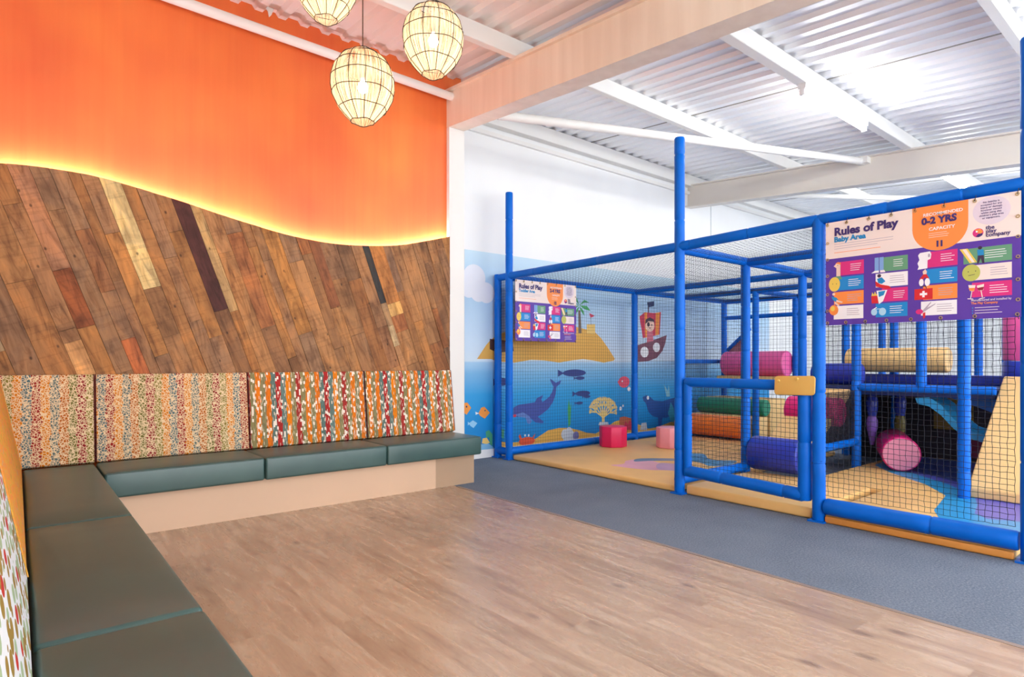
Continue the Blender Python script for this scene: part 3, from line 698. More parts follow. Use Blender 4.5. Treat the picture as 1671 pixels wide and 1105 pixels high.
# ------------------------------------------------------------------ banquette seating
def mat_leather():
    t = NT('teal_vinyl', .33, spec=.6); co = t.coord()
    n = t.noise(co, 4, 3); t.base(t.ramp(n, [(.3, rgb(52, 80, 78)), (.7, rgb(60, 90, 86))]))
    t.bump(t.noise(co, 260, 2), .08, .001); return t.m
STRIPE5 = [rgb(150, 40, 34), rgb(206, 118, 20), rgb(92, 106, 104), rgb(176, 92, 26), rgb(112, 104, 50), rgb(140, 34, 38), rgb(132, 116, 50), rgb(206, 116, 16), rgb(80, 104, 110)]
def stripe_col(t, u, w, pal, jitter=.2, seed=0.0):
    v = t.math('FLOOR', t.math('DIVIDE', u, w))
    k = t.math('FRACT', t.math('MULTIPLY', t.math('ADD', v, seed), 1.0 / len(pal)))
    n = len(pal)
    return v, t.ramp(t.math('ADD', k, .5 / n * .2), [(i / n, c) for i, c in enumerate(pal)], 'CONSTANT')
def mat_squiggle(name, axis, cell=.0165, pal=None, cream=rgb(228, 202, 162)):
    """small squiggly flecks in vertical colour bands on a cream ground"""
    t = NT(name, .85, spec=.15); co = t.coord(); s = t.sep(co); u = s['XYZ'.index(axis)]; z = s[2]
    wob = t.math('MULTIPLY', t.math('SUBTRACT', t.noise(co, 22, 2), .5), .05)
    _, c = stripe_col(t, t.math('ADD', u, wob), .052, pal or STRIPE5)
    uv = t.comb(u, z, 0.0)
    d = t.noise(uv, 1 / cell * .62, 1, 1.1, rough=.3)
    d2 = t.n('TexVoronoi', feature='DISTANCE_TO_EDGE'); t.l(uv, d2.inputs['Vector']); d2.inputs['Scale'].default_value = 1 / cell * .95
    a = t.math('GREATER_THAN', t.math('ABSOLUTE', t.math('SUBTRACT', d, .5)), .022)
    fl = t.ramp(d2.outputs['Distance'], [(.06, (0, 0, 0, 1)), (.10, (1, 1, 1, 1))])
    t.base(t.mix(t.math('MULTIPLY', a, fl), cream, c)); return t.m
def mat_checks(name, axis):
    """vertical bands of offset little blocks, some white"""
    t = NT(name, .85, spec=.15); co = t.coord(); s = t.sep(co); u = s['XYZ'.index(axis)]; z = s[2]
    pal = [rgb(138, 130, 92), rgb(222, 116, 28), rgb(96, 120, 112), rgb(176, 44, 42), rgb(104, 126, 118), rgb(226, 128, 24), rgb(146, 134, 92), rgb(168, 52, 46), rgb(142, 132, 88), rgb(224, 120, 26)]
    row = t.math('FLOOR', t.math('DIVIDE', z, .026))
    jit = t.math('MULTIPLY', t.math('SUBTRACT', t.white(t.comb(row, 7.0, t.math('FLOOR', t.math('DIVIDE', u, .1)))), .5), .010)
    v, c = stripe_col(t, t.math('ADD', u, jit), .043, pal)
    col2 = t.math('FLOOR', t.math('DIVIDE', u, .0145)); row2 = t.math('FLOOR', t.math('DIVIDE', t.math('ADD', z, t.math('MULTIPLY', col2, .011)), .026))
    r = t.white(t.comb(col2, row2, 2.0))
    r2 = t.white(t.comb(t.math('FLOOR', t.math('DIVIDE', u, .0048)), row2, 5.0))
    dark = t.mix(t.math('MULTIPLY', t.math('GREATER_THAN', r2, .7), .3), c, rgb(70, 60, 50))
    w = t.math('LESS_THAN', r, .12)
    fine = t.mix(t.math('MULTIPLY', t.math('LESS_THAN', r2, .10), .75), dark, rgb(240, 226, 200))
    t.base(t.mix(t.math('MULTIPLY', w, .92), fine, rgb(244, 232, 216))); return t.m
def mat_dots(name):
    t = NT(name, .8, spec=.15); co = t.coord(); s = t.sep(co); uv = t.comb(t.math('MULTIPLY', s[1], .42), s[2], 0.0)
    vo = t.n('TexVoronoi'); t.l(uv, vo.inputs['Vector']); vo.inputs['Scale'].default_value = 26; vo.inputs['Randomness'].default_value = .55
    dot = t.math('LESS_THAN', vo.outputs['Distance'], .52)
    r = t.sep(vo.outputs['Color'])[0]
    c = t.ramp(r, [(0, rgb(168, 190, 150)), (.46, rgb(158, 130, 62)), (.92, rgb(196, 60, 48))], 'CONSTANT')
    t.base(t.mix(dot, rgb(232, 236, 238), c)); return t.m
def mat_gold():
    t = NT('gold_weave', .8, spec=.15); co = t.coord(); s = t.sep(co)
    n = t.noise(t.comb(t.math('MULTIPLY', s[1], 6.0), t.math('MULTIPLY', s[2], 22.0), 0.0), 1.0, 4, 1.5)
    t.base(t.ramp(n, [(.3, rgb(196, 150, 62)), (.46, rgb(226, 166, 72)), (.56, rgb(236, 140, 60)), (.7, rgb(196, 172, 130))])); return t.m
M_TEAL = mat_leather()
M_BASE = flat('bench_base_board', rgb(214, 180, 150), .5, var=.03, scale=2)
M_BASE2 = flat('bench_end_board', rgb(176, 146, 118), .55, var=.03, scale=2)
PIPE = flat('dark_red_piping', rgb(96, 34, 34), .7)
bs = thing('bench_base', (1.9, 5.1, 0), 'pale boxed plinth carrying the L shaped bench along both walls', 'bench')
b = MB().box(-.38, 3.054, 4.86, 5.495, 0, .283); b.build('plinth', M_BASE, bs)
b = MB().box(-.38, .34, .3, 4.86, 0, .283); b.build('plinth', M_BASE, bs)
b = MB().box(3.054, 3.50, 4.865, 5.40, 0, .283); b.build('end_panel', M_BASE2, bs)['label'] = 'darker tan end section of the plinth'
def seat(x0, x1, y0, y1, label):
    t = thing('seat_cushion', ((x0 + x1) / 2, (y0 + y1) / 2, .285), label, 'cushion', 'teal seat cushions')
    g = .003
    b = MB(); NXs, NYs = 8, 6; w, d = x1 - x0 - 2 * g, y1 - y0 - 2 * g
    vs = []; fs = []
    for iy in range(NYs + 1):
        for ix in range(NXs + 1):
            u, v = ix / NXs, iy / NYs
            crown = .012 * (1 - (2 * u - 1) ** 4) * (1 - (2 * v - 1) ** 4)
            vs.append((x0 + g + w * u, y0 + g + d * v, .461 + crown))
    k = (NXs + 1)
    for iy in range(NYs):
        for ix in range(NXs):
            a = iy * k + ix; fs.append((a, a + 1, a + 1 + k, a + k))
    ring = [i for i in range(k)] + [iy * k + NXs for iy in range(1, NYs + 1)] + [NYs * k + ix for ix in range(NXs - 1, -1, -1)] + [iy * k for iy in range(NYs - 1, 0, -1)]
    o = len(vs)
    for i in ring: vs.append((vs[i][0], vs[i][1], .288))
    n = len(ring)
    for i in range(n): fs.append((ring[i], o + i, o + (i + 1) % n, ring[(i + 1) % n]))
    fs.append(tuple(o + i for i in range(n)))
    b.add(vs, fs); cv = b.build('cover', M_TEAL, t, bevel=.018, seg=4)
    # welt seam round the upper front edge
    s = MB(); z = .452
    s.path([((x0 + .02, y0 + .0035, z), .0025), ((x1 - .02, y0 + .0035, z), .0025)], 8); s.build('seam', M_TEAL, cv, smooth=60)
seat(.445, 1.472, 4.76, 5.30, 'teal seat cushion on the back bench nearest the corner')
seat(1.472, 2.503, 4.76, 5.30, 'teal seat cushion in the middle of the back bench')
seat(2.503, 3.525, 4.76, 5.30, 'teal seat cushion at the right end of the back bench, overhanging its base')
seat(.03, .44, 3.42, 5.27, 'long teal seat cushion of the left bench running into the corner')
seat(.03, .44, 1.99, 3.414, 'teal seat cushion in the middle of the left bench')
seat(.03, .44, .32, 1.984, 'teal seat cushion of the left bench nearest the viewer')
def backrest(a0, a1, axis, label, mat, edge=None):
    """leaning padded back, wedge section; axis 'x' along the back wall, 'y' along the left wall"""
    if axis == 'x':
        sec = [(5.30, .47), (5.33, .455), (5.415, .455), (5.415, 1.06), (5.412, 1.085), (5.398, 1.102), (5.385, 1.098), (5.378, 1.08)]
        t = thing('back_cushion', ((a0 + a1) / 2, 5.36, .455), label, 'cushion', 'patterned back cushions')
        b = MB().prism(sec, a0 + .004, a1 - .004, 'x')
    else:
        sec = [(.03, .47), (.0, .455), (-.30, .455), (-.30, 1.08), (-.27, 1.10), (-.10, 1.10), (-.085, 1.085)]
        t = thing('back_cushion', (-.1, (a0 + a1) / 2, .455), label, 'cushion', 'patterned back cushions')
        b = MB().prism(sec, a0 + .004, a1 - .004, 'y')
    cv = b.build('cover', mat, t, bevel=.006, seg=3)
    for a in (a0 + .003, a1 - .003):
        p = MB()
        pts = [((a, q[0] - .001, q[1]) if axis == 'x' else (q[0] + .001, a, q[1])) for q in (sec[0], sec[-1], sec[-2], sec[-3])]
        p.path([(q, .003) for q in pts], 6)
        p.build('piping', edge or PIPE, cv, smooth=60)
sq = mat_squiggle('fleck_fabric', 'X'); ck = mat_checks('check_fabric', 'X')
backrest(-.28, .445, 'x', 'narrow fleck patterned back cushion in the corner of the bench', sq)
backrest(.449, 1.512, 'x', 'wide fleck patterned back cushion under the light cream plank', sq)
backrest(1.516, 2.575, 'x', 'block striped back cushion in the middle of the back wall', ck)
backrest(2.579, 3.57, 'x', 'block striped back cushion at the right end of the bench', ck)
gold = mat_gold()
backrest(2.624, 5.28, 'y', 'gold and orange back cushion on the left bench towards the corner', gold, gold)
backrest(.30, 2.62, 'y', 'white back cushion with green and olive dots nearest the viewer', mat_dots('dot_fabric'), gold)

# ------------------------------------------------------------------ woven pendant lamps
def mat_shade():
    m = bpy.data.materials.new('woven_straw_shade'); m.use_nodes = True; t = NT.__new__(NT); t.m = m; t.t = m.node_tree; t.b = t.t.nodes['Principled BSDF']
    out = t.t.nodes['Material Output']
    co = t.coord(); s = t.sep(co)
    ang = t.math('ARCTAN2', s[1], s[0])
    st = t.noise(t.comb(t.math('MULTIPLY', ang, 42.0), t.math('MULTIPLY', s[2], 6.0), 0.0), 1.0, 3, .6)
    blot = t.noise(t.comb(t.math('MULTIPLY', ang, 2.2), t.math('MULTIPLY', s[2], 11.0), 0.0), 1.0, 2, .5)
    col = t.ramp(st, [(.3, rgb(140, 98, 54)), (.58, rgb(240, 218, 182))])
    tl = t.n('BsdfTranslucent'); t.l(col, tl.inputs[0]); df = t.n('BsdfDiffuse'); t.l(col, df.inputs[0]); tr = t.n('BsdfTransparent')
    m1 = t.n('MixShader'); m1.inputs[0].default_value = .35; t.l(tl.outputs[0], m1.inputs[1]); t.l(df.outputs[0], m1.inputs[2])
    m2 = t.n('MixShader')
    a = t.math('MULTIPLY', t.ramp(st, [(.38, (1, 1, 1, 1)), (.56, (.12, .12, .12, 1))]), t.ramp(blot, [(.35, (1, 1, 1, 1)), (.65, (.35, .35, .35, 1))]))
    t.l(a, m2.inputs[0]); t.l(m1.outputs[0], m2.inputs[1]); t.l(tr.outputs[0], m2.inputs[2]); t.l(m2.outputs[0], out.inputs[0])
    return m
M_SHADE = mat_shade(); M_WIRE = flat('dark_wire', rgb(40, 30, 20), .6); M_CORD = flat('brown_cord', rgb(96, 70, 56), .7)
M_BULB = emit('bulb_glow', (1, .90, .74, 1), 30)
PROF = [(-.222, .072), (-.175, .118), (-.125, .158), (-.065, .188), (0, .200), (.06, .198), (.12, .182), (.17, .152), (.20, .12), (.222, .085)]
def prof_r(z):
    for (a, ra), (b_, rb) in zip(PROF, PROF[1:]):
        if a <= z <= b_: return ra + (rb - ra) * (z - a) / (b_ - a)
    return PROF[-1][1]
def pendant(x, y, z, label):
    t = thing('pendant_lamp', (x, y, z), label, 'pendant lamp', 'woven pendant lamps over the seating')
    b = MB(); n = 40
    vs = [(x + r * math.cos(2 * math.pi * k / n), y + r * math.sin(2 * math.pi * k / n), z + h) for h, r in PROF for k in range(n)]
    fs = [(i * n + k, i * n + (k + 1) % n, (i + 1) * n + (k + 1) % n, (i + 1) * n + k) for i in range(len(PROF) - 1) for k in range(n)]
    b.add(vs, fs); sh = b.build('lamp_shade', M_SHADE, t, smooth=60)
    w = MB()
    for h in (-.222, -.14, -.045, .05, .13, .19, .222):
        r = prof_r(h) + .002
        w.path([((x + r * math.cos(2 * math.pi * k / 32), y + r * math.sin(2 * math.pi * k / 32), z + h + (.004 * math.sin(k * .9 + h * 30))), .0028) for k in range(33)], 5)
    for k in range(12):
        a = 2 * math.pi * (k + .3) / 12
        w.path([((x + (r + .002) * math.cos(a), y + (r + .002) * math.sin(a), z + h), .0024) for h, r in PROF], 5)
    w.path([((x - .088, y, z + .215), .002), ((x + .088, y, z + .215), .002)], 6); w.path([((x, y - .088, z + .215), .002), ((x, y + .088, z + .215), .002)], 6)
    w.build('wire_frame', M_WIRE, sh, smooth=60)
    c = MB().tube((x, y, z + .12), (x, y, roof_z(y) + .01), .004, 8); c.build('cord', M_CORD, t, smooth=60)
    c = MB().path([((x, y, z + .14), .012), ((x, y, z + .13), .022), ((x, y, z + .06), .022), ((x, y, z + .055), .015)], 16); hd = c.build('lamp_holder', flat('holder_brown', rgb(70, 52, 40), .5), t, smooth=40)
    g = MB().path([((x, y, z + .056), .010), ((x, y, z + .04), .016), ((x, y, z + .02), .028), ((x, y, z), .033), ((x, y, z - .02), .028), ((x, y, z - .033), .014), ((x, y, z - .037), .003)], 18)
    bulb = g.build('bulb', M_BULB, hd, smooth=80)
    bulb.visible_shadow = True
    ld = bpy.data.lights.new('bulb_light', 'POINT'); ld.energy = PENDANT_W; ld.color = (1, .84, .68); ld.shadow_soft_size = .04
    lo = bpy.data.objects.new('bulb_light', ld); COL.objects.link(lo); lo.parent = t; lo.location = (0, 0, -.085)
pendant(1.734, 3.638, 2.966, 'woven straw pendant lamp hanging lowest, in front of the orange wall')
pendant(2.15, 3.452, 3.327, 'woven straw pendant lamp at the right, nearest the boxed beam')
pendant(1.598, 3.904, 3.694, 'woven straw pendant lamp cut off by the top edge of the photo')
# ------------------------------------------------------------------ underwater mural on the white wall
def mat_sea():
    t = NT('mural_print', .45, spec=.35); co = t.coord(); s = t.sep(co); z = t.math('DIVIDE', s[2], 2.6)
    wob = t.math('MULTIPLY', t.math('SUBTRACT', t.noise(t.scale(co, .25, 1, 6), 2.0, 2), .5), .03)
    t.base(t.ramp(t.math('ADD', z, wob), [(.04, rgb(24, 122, 190)), (.16, rgb(20, 138, 208)), (.30, rgb(46, 156, 218)), (.40, rgb(118, 178, 222)), (.455, rgb(160, 200, 230)), (.462, rgb(206, 224, 238)), (.62, rgb(186, 212, 236)), (.8, rgb(170, 205, 232)), (1, rgb(196, 222, 236))]))
    return t.m
MC = dict(m_sand=(222, 172, 82), m_sand2=(232, 196, 112), m_choc=(74, 46, 44), m_trunk=(112, 96, 84), m_palm=(66, 160, 96), m_red=(204, 54, 84), m_deep=(44, 62, 130),
          m_dolphin=(60, 80, 160), m_belly=(96, 128, 198), m_rock=(196, 104, 72), m_coral=(222, 196, 124), m_shell=(196, 204, 214), m_lilac=(120, 116, 170), m_crab=(222, 84, 48),
          m_white=(236, 240, 244), m_pink=(232, 84, 112), m_mast=(96, 84, 110), m_navy=(40, 52, 96), m_orange=(238, 150, 60), m_hull=(122, 74, 92), m_pinkish=(206, 110, 130),
          m_skin=(240, 204, 184), m_hair=(64, 44, 60), m_seal=(28, 76, 152), m_teal=(54, 152, 180), m_palegreen=(130, 190, 210), m_palefish=(150, 206, 240), m_green=(70, 160, 120),
          m_bluerock=(120, 176, 214), m_cloud=(222, 226, 236))
mcols = list(MC); midx = {k: i + 1 for i, k in enumerate(mcols)}
mu = MB().box(4.195, 11.5, 6.024, 6.0299, .1, 2.55)
art(mu, MURAL, lambda x, z, h: (x, 6.024 - h, z), midx, lift=.0003)
tag(mu.build('wall_mural', [mat_sea()] + [flat(k, rgb(*MC[k]), .5, var=.03, scale=3) for k in mcols]), 'printed underwater mural with island, dolphin, boat and fish on the white wall', 'mural')

# ------------------------------------------------------------------ soft play frame
M_BLUE = flat('blue_foam_sleeve', rgb(0, 102, 206), .42, var=.08, scale=5, spec=.2)
M_NET = flat('dark_netting', rgb(22, 26, 40), .8)
M_TIE = flat('blue_cable_tie', rgb(10, 70, 170), .4)
FX = 4.65
frame = thing('soft_play_frame', (6.4, 3.4, 0), 'blue foam padded climbing frame with dark safety nets on the grey carpet', 'play frame')
def sleeve(b, p0, p1, r=.046, rnd=random.Random(9)):
    p0, p1 = Vector(p0), Vector(p1); L = (p1 - p0).length; d = (p1 - p0) / L
    joints = []; s = rnd.uniform(.25, .6)
    while s < L - .1: joints.append(s); s += rnd.uniform(.42, .62)
    stops = sorted(set([0, .012, L - .012, L] + [j + o for j in joints for o in (-.012, -.004, .004, .012)] + [i * .11 for i in range(1, int(L / .11))]))
    pts = []
    for q in stops:
        rr = r * (1 + rnd.uniform(-.018, .018))
        if q in (0, L): rr = r * .9
        if any(abs(q - j) < .005 for j in joints): rr = r * .91
        pts.append((p0 + d * q, rr))
    b.path([(tuple(p), q) for p, q in pts], 18)
    for j in joints:                                   # cable tie tails
        side = Vector((-.7, -.7, 0)) if abs(d.z) > .5 else Vector((-.7, 0, -.7))
        q = p0 + d * (j + .02); b.tube(tuple(q + side * r * .9), tuple(q + side * (r + .012) + d * .004), .0022, 5)
def post(x, y, z1, z0=0.0, foot=False, label=None):
    b = MB(); sleeve(b, (x, y, z0), (x, y, z1))
    if foot: b.box(x - .06, x + .06, y - .06, y + .06, 0, .012)
    o = b.build('post', M_BLUE, frame, smooth=50)
    if label: o['label'] = label
def rail(p0, p1, r=.043):
    b = MB(); sleeve(b, p0, p1, r); b.build('rail', M_BLUE, frame, smooth=50)
TOP = 2.235
post(FX, 5.95, TOP + .04, foot=True, label='short corner post beside the mural')
post(FX, 5.73, 3.25, foot=True, label='tall slim post at the back corner')
post(FX, 3.28, 3.22, foot=True, label='tall post at the hinge side of the gate')
post(FX, 2.05, TOP + .03, foot=True, label='post at the latch side of the gate, left of the large sign')
post(FX, .83, 3.12, foot=True, label='tall post at the right edge of the photo')
for x, y in ((5.78, 3.28), (7.02, 3.28), (7.02, 5.73), (8.2, 5.73), (9.4, 5.73), (8.2, 4.5), (9.4, 4.5), (6.94, 2.67), (6.94, 2.07), (5.97, 1.48), (8.2, 3.28), (8.26, 2.75), (9.4, 1.9), (9.4, 2.18), (9.4, 3.28), (7.02, .86), (8.2, .86), (9.4, .86)):
    z0 = .92 if (x, y) == (6.94, 2.07) else 0.0
    post(x, y, TOP, z0)
rail((FX, .83, TOP + .02), (FX, 2.05, TOP + .02)); rail((FX, 2.05, TOP + .02), (FX, 3.28, TOP)); rail((FX, 3.28, TOP), (FX, 5.97, TOP))
rail((5.78, 2.05, TOP - .03), (5.78, 3.28, TOP - .03))
for x in (7.02, 8.2, 9.4): rail((x, .86, TOP - .03), (x, 5.73, TOP - .03), .04)
rail((FX, 5.73, TOP - .02), (9.4, 5.73, TOP - .02), .04)
rail((FX, 3.28, TOP - .02), (9.4, 3.28, TOP - .02)); rail((8.2, 4.5, TOP - .03), (9.4, 4.5, TOP - .03), .04)
rail((7.02, 2.05, TOP - .03), (9.4, 2.05, TOP - .03), .04); rail((9.4, 3.28, 1.93), (9.4, 5.73, 1.93), .035)
# low rails
rail((FX, .88, .12), (FX, 2.0, .12), .06); rail((FX, 3.30, .12), (5.78, 3.28, .12), .045)
rail((FX, 5.73, .10), (9.4, 5.73, .10), .045); rail((FX, 5.73, .09), (FX, 5.95, .09), .045)
rail((6.15, 2.67, .34), (6.94, 2.67, .34), .04); rail((6.94, 1.48, .92), (6.94, 2.67, .92), .042)
rail((9.4, 4.5, .93), (9.4, 5.73, .93), .04); rail((8.2, 5.73, 1.19), (9.4, 5.73, 1.19), .035); rail((8.2, .86, 1.18), (9.4, .86, 1.18), .04)
rail((9.4, .86, .93), (9.4, 3.28, .93), .04); rail((7.02, .86, 1.16), (8.2, .86, 1.16), .04)

# netting: knotted square mesh as strands that zigzag slightly at the knots
def net(org, U, V, cell=.036, r=.0012, seg=3, name='safety_net', parent=None, sag=0.0, jit=.0018, m=None, rs=random.Random(21)):
    org, U, V = Vector(org), Vector(U), Vector(V); nu, nv = max(2, round(U.length / cell)), max(2, round(V.length / cell))
    N = U.cross(V).normalized(); P = {}
    for i in range(nu + 1):
        for j in range(nv + 1):
            f = math.sin(math.pi * i / nu) * math.sin(math.pi * j / nv)
            P[i, j] = org + U * (i / nu) + V * (j / nv) + U.normalized() * rs.uniform(-jit, jit) + V.normalized() * rs.uniform(-jit, jit) + N * sag * f
    b = MB()
    for i in range(nu + 1): b.path([(P[i, j], r) for j in range(nv + 1)], seg, cap=False)
    for j in range(nv + 1): b.path([(P[i, j], r) for i in range(nu + 1)], seg, cap=False)
    return b.build(name, m or M_NET, parent or frame)
zb, zt = .15, TOP - .03
net((FX, .90, .2), (0, 1.12, 0), (0, 0, zt - .2), r=.0015, seg=4, jit=.003)
net((FX + .04, 3.28, .16), (1.1, 0, 0), (0, 0, zt - .16), r=.0013)
net((FX, 5.76, .13), (0, .16, 0), (0, 0, zt - .13), r=.0014)
for xa, xb in ((4.7, 6.98), (7.06, 8.16), (8.24, 9.36)): net((xa, 5.73, .14), (xb - xa, 0, 0), (0, 0, zt - .14), cell=.042, r=.0012)
for xa, xb, ya, yb in ((4.69, 6.98, 3.32, 5.70), (4.69, 5.75, 2.09, 3.25), (5.81, 6.98, 2.09, 3.25), (7.06, 8.16, 3.32, 5.70), (8.24, 9.36, 3.32, 5.70), (7.06, 9.36, 2.0, 3.25)):
    net((xa, ya, TOP - .035), (xb - xa, 0, 0), (0, yb - ya, 0), cell=.048, r=.0013, sag=-.03)
net((7.02, 3.33, .95), (0, 2.35, 0), (0, 0, zt - .95), cell=.05, r=.0011)
net((9.4, .9, .15), (0, 4.8, 0), (0, 0, zt - .15), cell=.05, r=.0012)
net((7.06, 3.28, .3), (1.1, 0, 0), (0, 0, zt - .3), cell=.045, r=.0011)
net((6.94, 1.5, .97), (0, 1.15, 0), (0, 0, zt - .97), cell=.042, r=.0011)
net((8.2, .9, 1.4), (0, 2.3, 0), (0, 0, zt - 1.4), cell=.046, r=.0011)
net((6.15, 2.67, .38), (.76, 0, 0), (0, 0, .5), cell=.02, r=.003, name='ramp_side_net')
# gate
gate = thing('gate_tmp', (FX, 2.7, .15), 'x', 'x'); 
for k in ('label', 'category'): del gate[k]
gate.name = 'gate'; gate.parent = frame; gate.location = Vector((FX, 2.7, .15)) - frame.location
b = MB(); sleeve(b, (FX, 3.21, 1.01), (FX, 2.16, 1.01), .042); b.build('gate_rail', M_BLUE, gate, smooth=50)
b = MB(); sleeve(b, (FX, 3.20, .215), (FX, 2.16, .175), .05); b.build('gate_rail', M_BLUE, gate, smooth=50)
b = MB(); sleeve(b, (FX, 3.195, .17), (FX, 3.195, 1.0), .038); b.build('gate_stile', M_BLUE, gate, smooth=50)
b = MB(); sleeve(b, (FX, 2.155, .14), (FX, 2.155, .98), .05); b.build('gate_stile', M_BLUE, gate, smooth=50)
net((FX, 2.2, .24), (0, .96, 0), (0, 0, .73), r=.0015, seg=4, parent=gate, jit=.0025)
lp = []
cy, cz = 2.205, 1.012; tilt = math.radians(5)
for sx, sz, a0 in ((1, 1, 0), (-1, 1, 90), (-1, -1, 180), (1, -1, 270)):
    for k in range(6):
        a = math.radians(a0 + 18 * k); px, pz = sx * (.155 - .025) + .025 * math.cos(a), sz * (.073 - .025) + .025 * math.sin(a)
        lp.append((cy - px * math.cos(tilt) - pz * math.sin(tilt) * .4, cz + pz - px * math.sin(-tilt) * .2))
lt = MB().prism(lp, 4.582, 4.598, 'x').build('latch_plate', flat('tan_plastic', rgb(222, 176, 92), .5, var=.02), gate, bevel=.004)
lt['label'] = 'tan rounded latch plate'
for y, z in ((2.325, 1.045), (2.18, 1.062)):
    MB().path([((4.583, y, z), .011), ((4.578, y, z), .0115), ((4.574, y, z), .007)], 14).build('latch_bolt', flat('tan_bolt', rgb(236, 192, 96), .35), gate, smooth=40)

# ------------------------------------------------------------------ rules signs
SC = dict(s_cream=(238, 222, 216), s_purple=(86, 52, 160), s_orange=(246, 142, 66), s_navy=(58, 40, 110), s_blue=(20, 136, 196), s_white=(240, 238, 242), s_pink=(214, 40, 124),
          s_cyan=(10, 134, 206), s_green=(98, 154, 120), s_grey=(176, 164, 182), s_yellow=(232, 200, 88), s_lime=(186, 190, 92), s_red=(208, 30, 40), s_lilac=(222, 208, 222),
          s_skin=(238, 206, 190), s_dark=(60, 40, 70), s_sky=(126, 166, 222), s_lightblue=(170, 212, 236), s_wine=(150, 24, 60))
scol = list(SC); sidx = {k: i for i, k in enumerate(scol)}
SM = [flat(k, rgb(*SC[k]), .42, var=.02, scale=3) for k in scol]
def R(c, x0, y0, x1, y1): return (c, 'poly', [(x0, y0), (x1, y0), (x1, y1), (x0, y1)])
def PO(c, *p): return (c, 'poly', list(p))
def E_(c, x, y, rx, ry=None): return (c, 'ell', ((x, y), (rx, ry or rx)))
def lines(c, x0, x1, y, n, dy, th=.005, seed=1):
    q = random.Random(seed); return [R(c, x0, y + i * dy, x0 + (x1 - x0) * q.uniform(.72, 1), y + i * dy + th) for i in range(n)]
def sign_art(area):
    A = [R('s_cream', 0, 0, 1.5, .37), R('s_purple', 0, .355, 1.5, 1.0)]
    arch = [(.745, 0), (1.155, 0), (1.155, .19)] + [(.95 + .205 * math.cos(a), .19 + .205 * math.sin(a)) for a in [math.pi * k / 20 for k in range(21)]] + [(.745, .19)]
    A.append(('s_orange', 'poly', arch))
    A += lines('s_grey', .08, .60, .218, 3, .022, .004, 2) + lines('s_orange', .08, .60, .298, 1, .02, .005, 4) + lines('s_cream', .87, 1.04, .24, 3, .017, .0035, 3)
    A.append(E_('s_lilac', 1.31, .12, .125, .115))
    A += [E_('s_pink', 1.221, .29, .037), PO('s_orange', (1.2, .262), (1.235, .257), (1.256, .285), (1.24, .3), (1.215, .29)), PO('s_navy', (1.222, .3), (1.252, .296), (1.25, .315), (1.225, .327), (1.205, .32)), E_('s_white', 1.212, .279, .007)]
    cards = [('s_pink', .13, .395, .347, .525), ('s_cyan', .098, .54, .345, .668), ('s_orange', .078, .682, .345, .803), ('s_white', .075, .817, .342, .945),
             ('s_green', .5, .40, .71, .53), ('s_white', .448, .545, .71, .67), ('s_pink', .5, .685, .71, .805), ('s_cyan', .448, .82, .708, .945),
             ('s_pink', .86, .40, 1.08, .535), ('s_cyan', .848, .55, 1.079, .675), ('s_orange', .829, .69, 1.079, .815), ('s_white', .812, .828, 1.076, .95),
             ('s_green', 1.122, .413, 1.443, .54), ('s_cream', 1.19, .555, 1.442, .68), ('s_pink', 1.18, .70, 1.443, .82)]
    for k, (c, x0, y0, x1, y1) in enumerate(cards):
        A.append(R(c, x0, y0, x1, y1))
        A += lines('s_white' if c in ('s_pink', 's_green', 's_cyan') else 's_grey', x0 + (x1 - x0) * .45, x1 - .02, y0 + .03, 4, .019, .005, k)
    # pictures beside the cards
    A += [R('s_skin', .10, .42, .137, .535), PO('s_skin', (.075, .43), (.105, .40), (.137, .41), (.137, .45), (.1, .45)), PO('s_orange', (.09, .405), (.115, .392), (.14, .4), (.138, .42), (.115, .412)), PO('s_green', (.07, .56), (.09, .53), (.14, .53), (.155, .56)), E_('s_dark', .112, .425, .004)]
    A += [E_('s_yellow', .082, .605, .052, .07), E_('s_dark', .066, .6, .004), E_('s_dark', .1, .602, .004)]
    A += [E_('s_skin', .075, .70, .013), PO('s_blue', (.055, .72), (.1, .735), (.125, .77), (.09, .775), (.06, .745)), PO('s_skin', (.1, .755), (.16, .78), (.15, .79), (.1, .775)), PO('s_skin', (.09, .775), (.13, .81), (.115, .82), (.08, .785))]
    A += [E_('s_orange', .076, .855, .042, .05), E_('s_yellow', .066, .84, .02, .025)]
    A += [R('s_sky', .44, .395, .475, .515), R('s_sky', .48, .395, .515, .515), PO('s_white', (.41, .535), (.44, .515), (.475, .515), (.475, .535)), PO('s_white', (.485, .515), (.52, .515), (.53, .535), (.485, .535))]
    A += [E_('s_dark', .478, .565, .016), PO('s_blue', (.46, .59), (.50, .58), (.53, .62), (.5, .64), (.47, .63)), PO('s_red', (.445, .61), (.49, .645), (.56, .665), (.58, .69), (.53, .69), (.45, .66))]
    A += [PO('s_red', (.41, .745), (.475, .745), (.47, .815), (.415, .815)), PO('s_yellow', (.412, .745), (.42, .71), (.432, .735), (.442, .705), (.455, .735), (.468, .715), (.475, .745)), PO('s_white', (.455, .70), (.545, .70), (.51, .80), (.475, .825)), PO('s_blue', (.47, .71), (.53, .705), (.515, .745), (.475, .76))]
    A += [E_('s_lightblue', .435, .895, .026, .032), E_('s_lightblue', .505, .895, .03, .035), PO('s_lightblue', (.455, .865), (.495, .865), (.5, .872), (.45, .872)), PO('s_white', (.43, .865), (.455, .85), (.46, .855), (.435, .872))]
    A += [PO('s_white', (.79, .42), (.805, .40), (.88, .395), (.89, .42), (.885, .46), (.862, .47), (.86, .54), (.785, .545), (.795, .52), (.785, .49), (.80, .46)), E_('s_grey', .873, .43, .008, .016)]
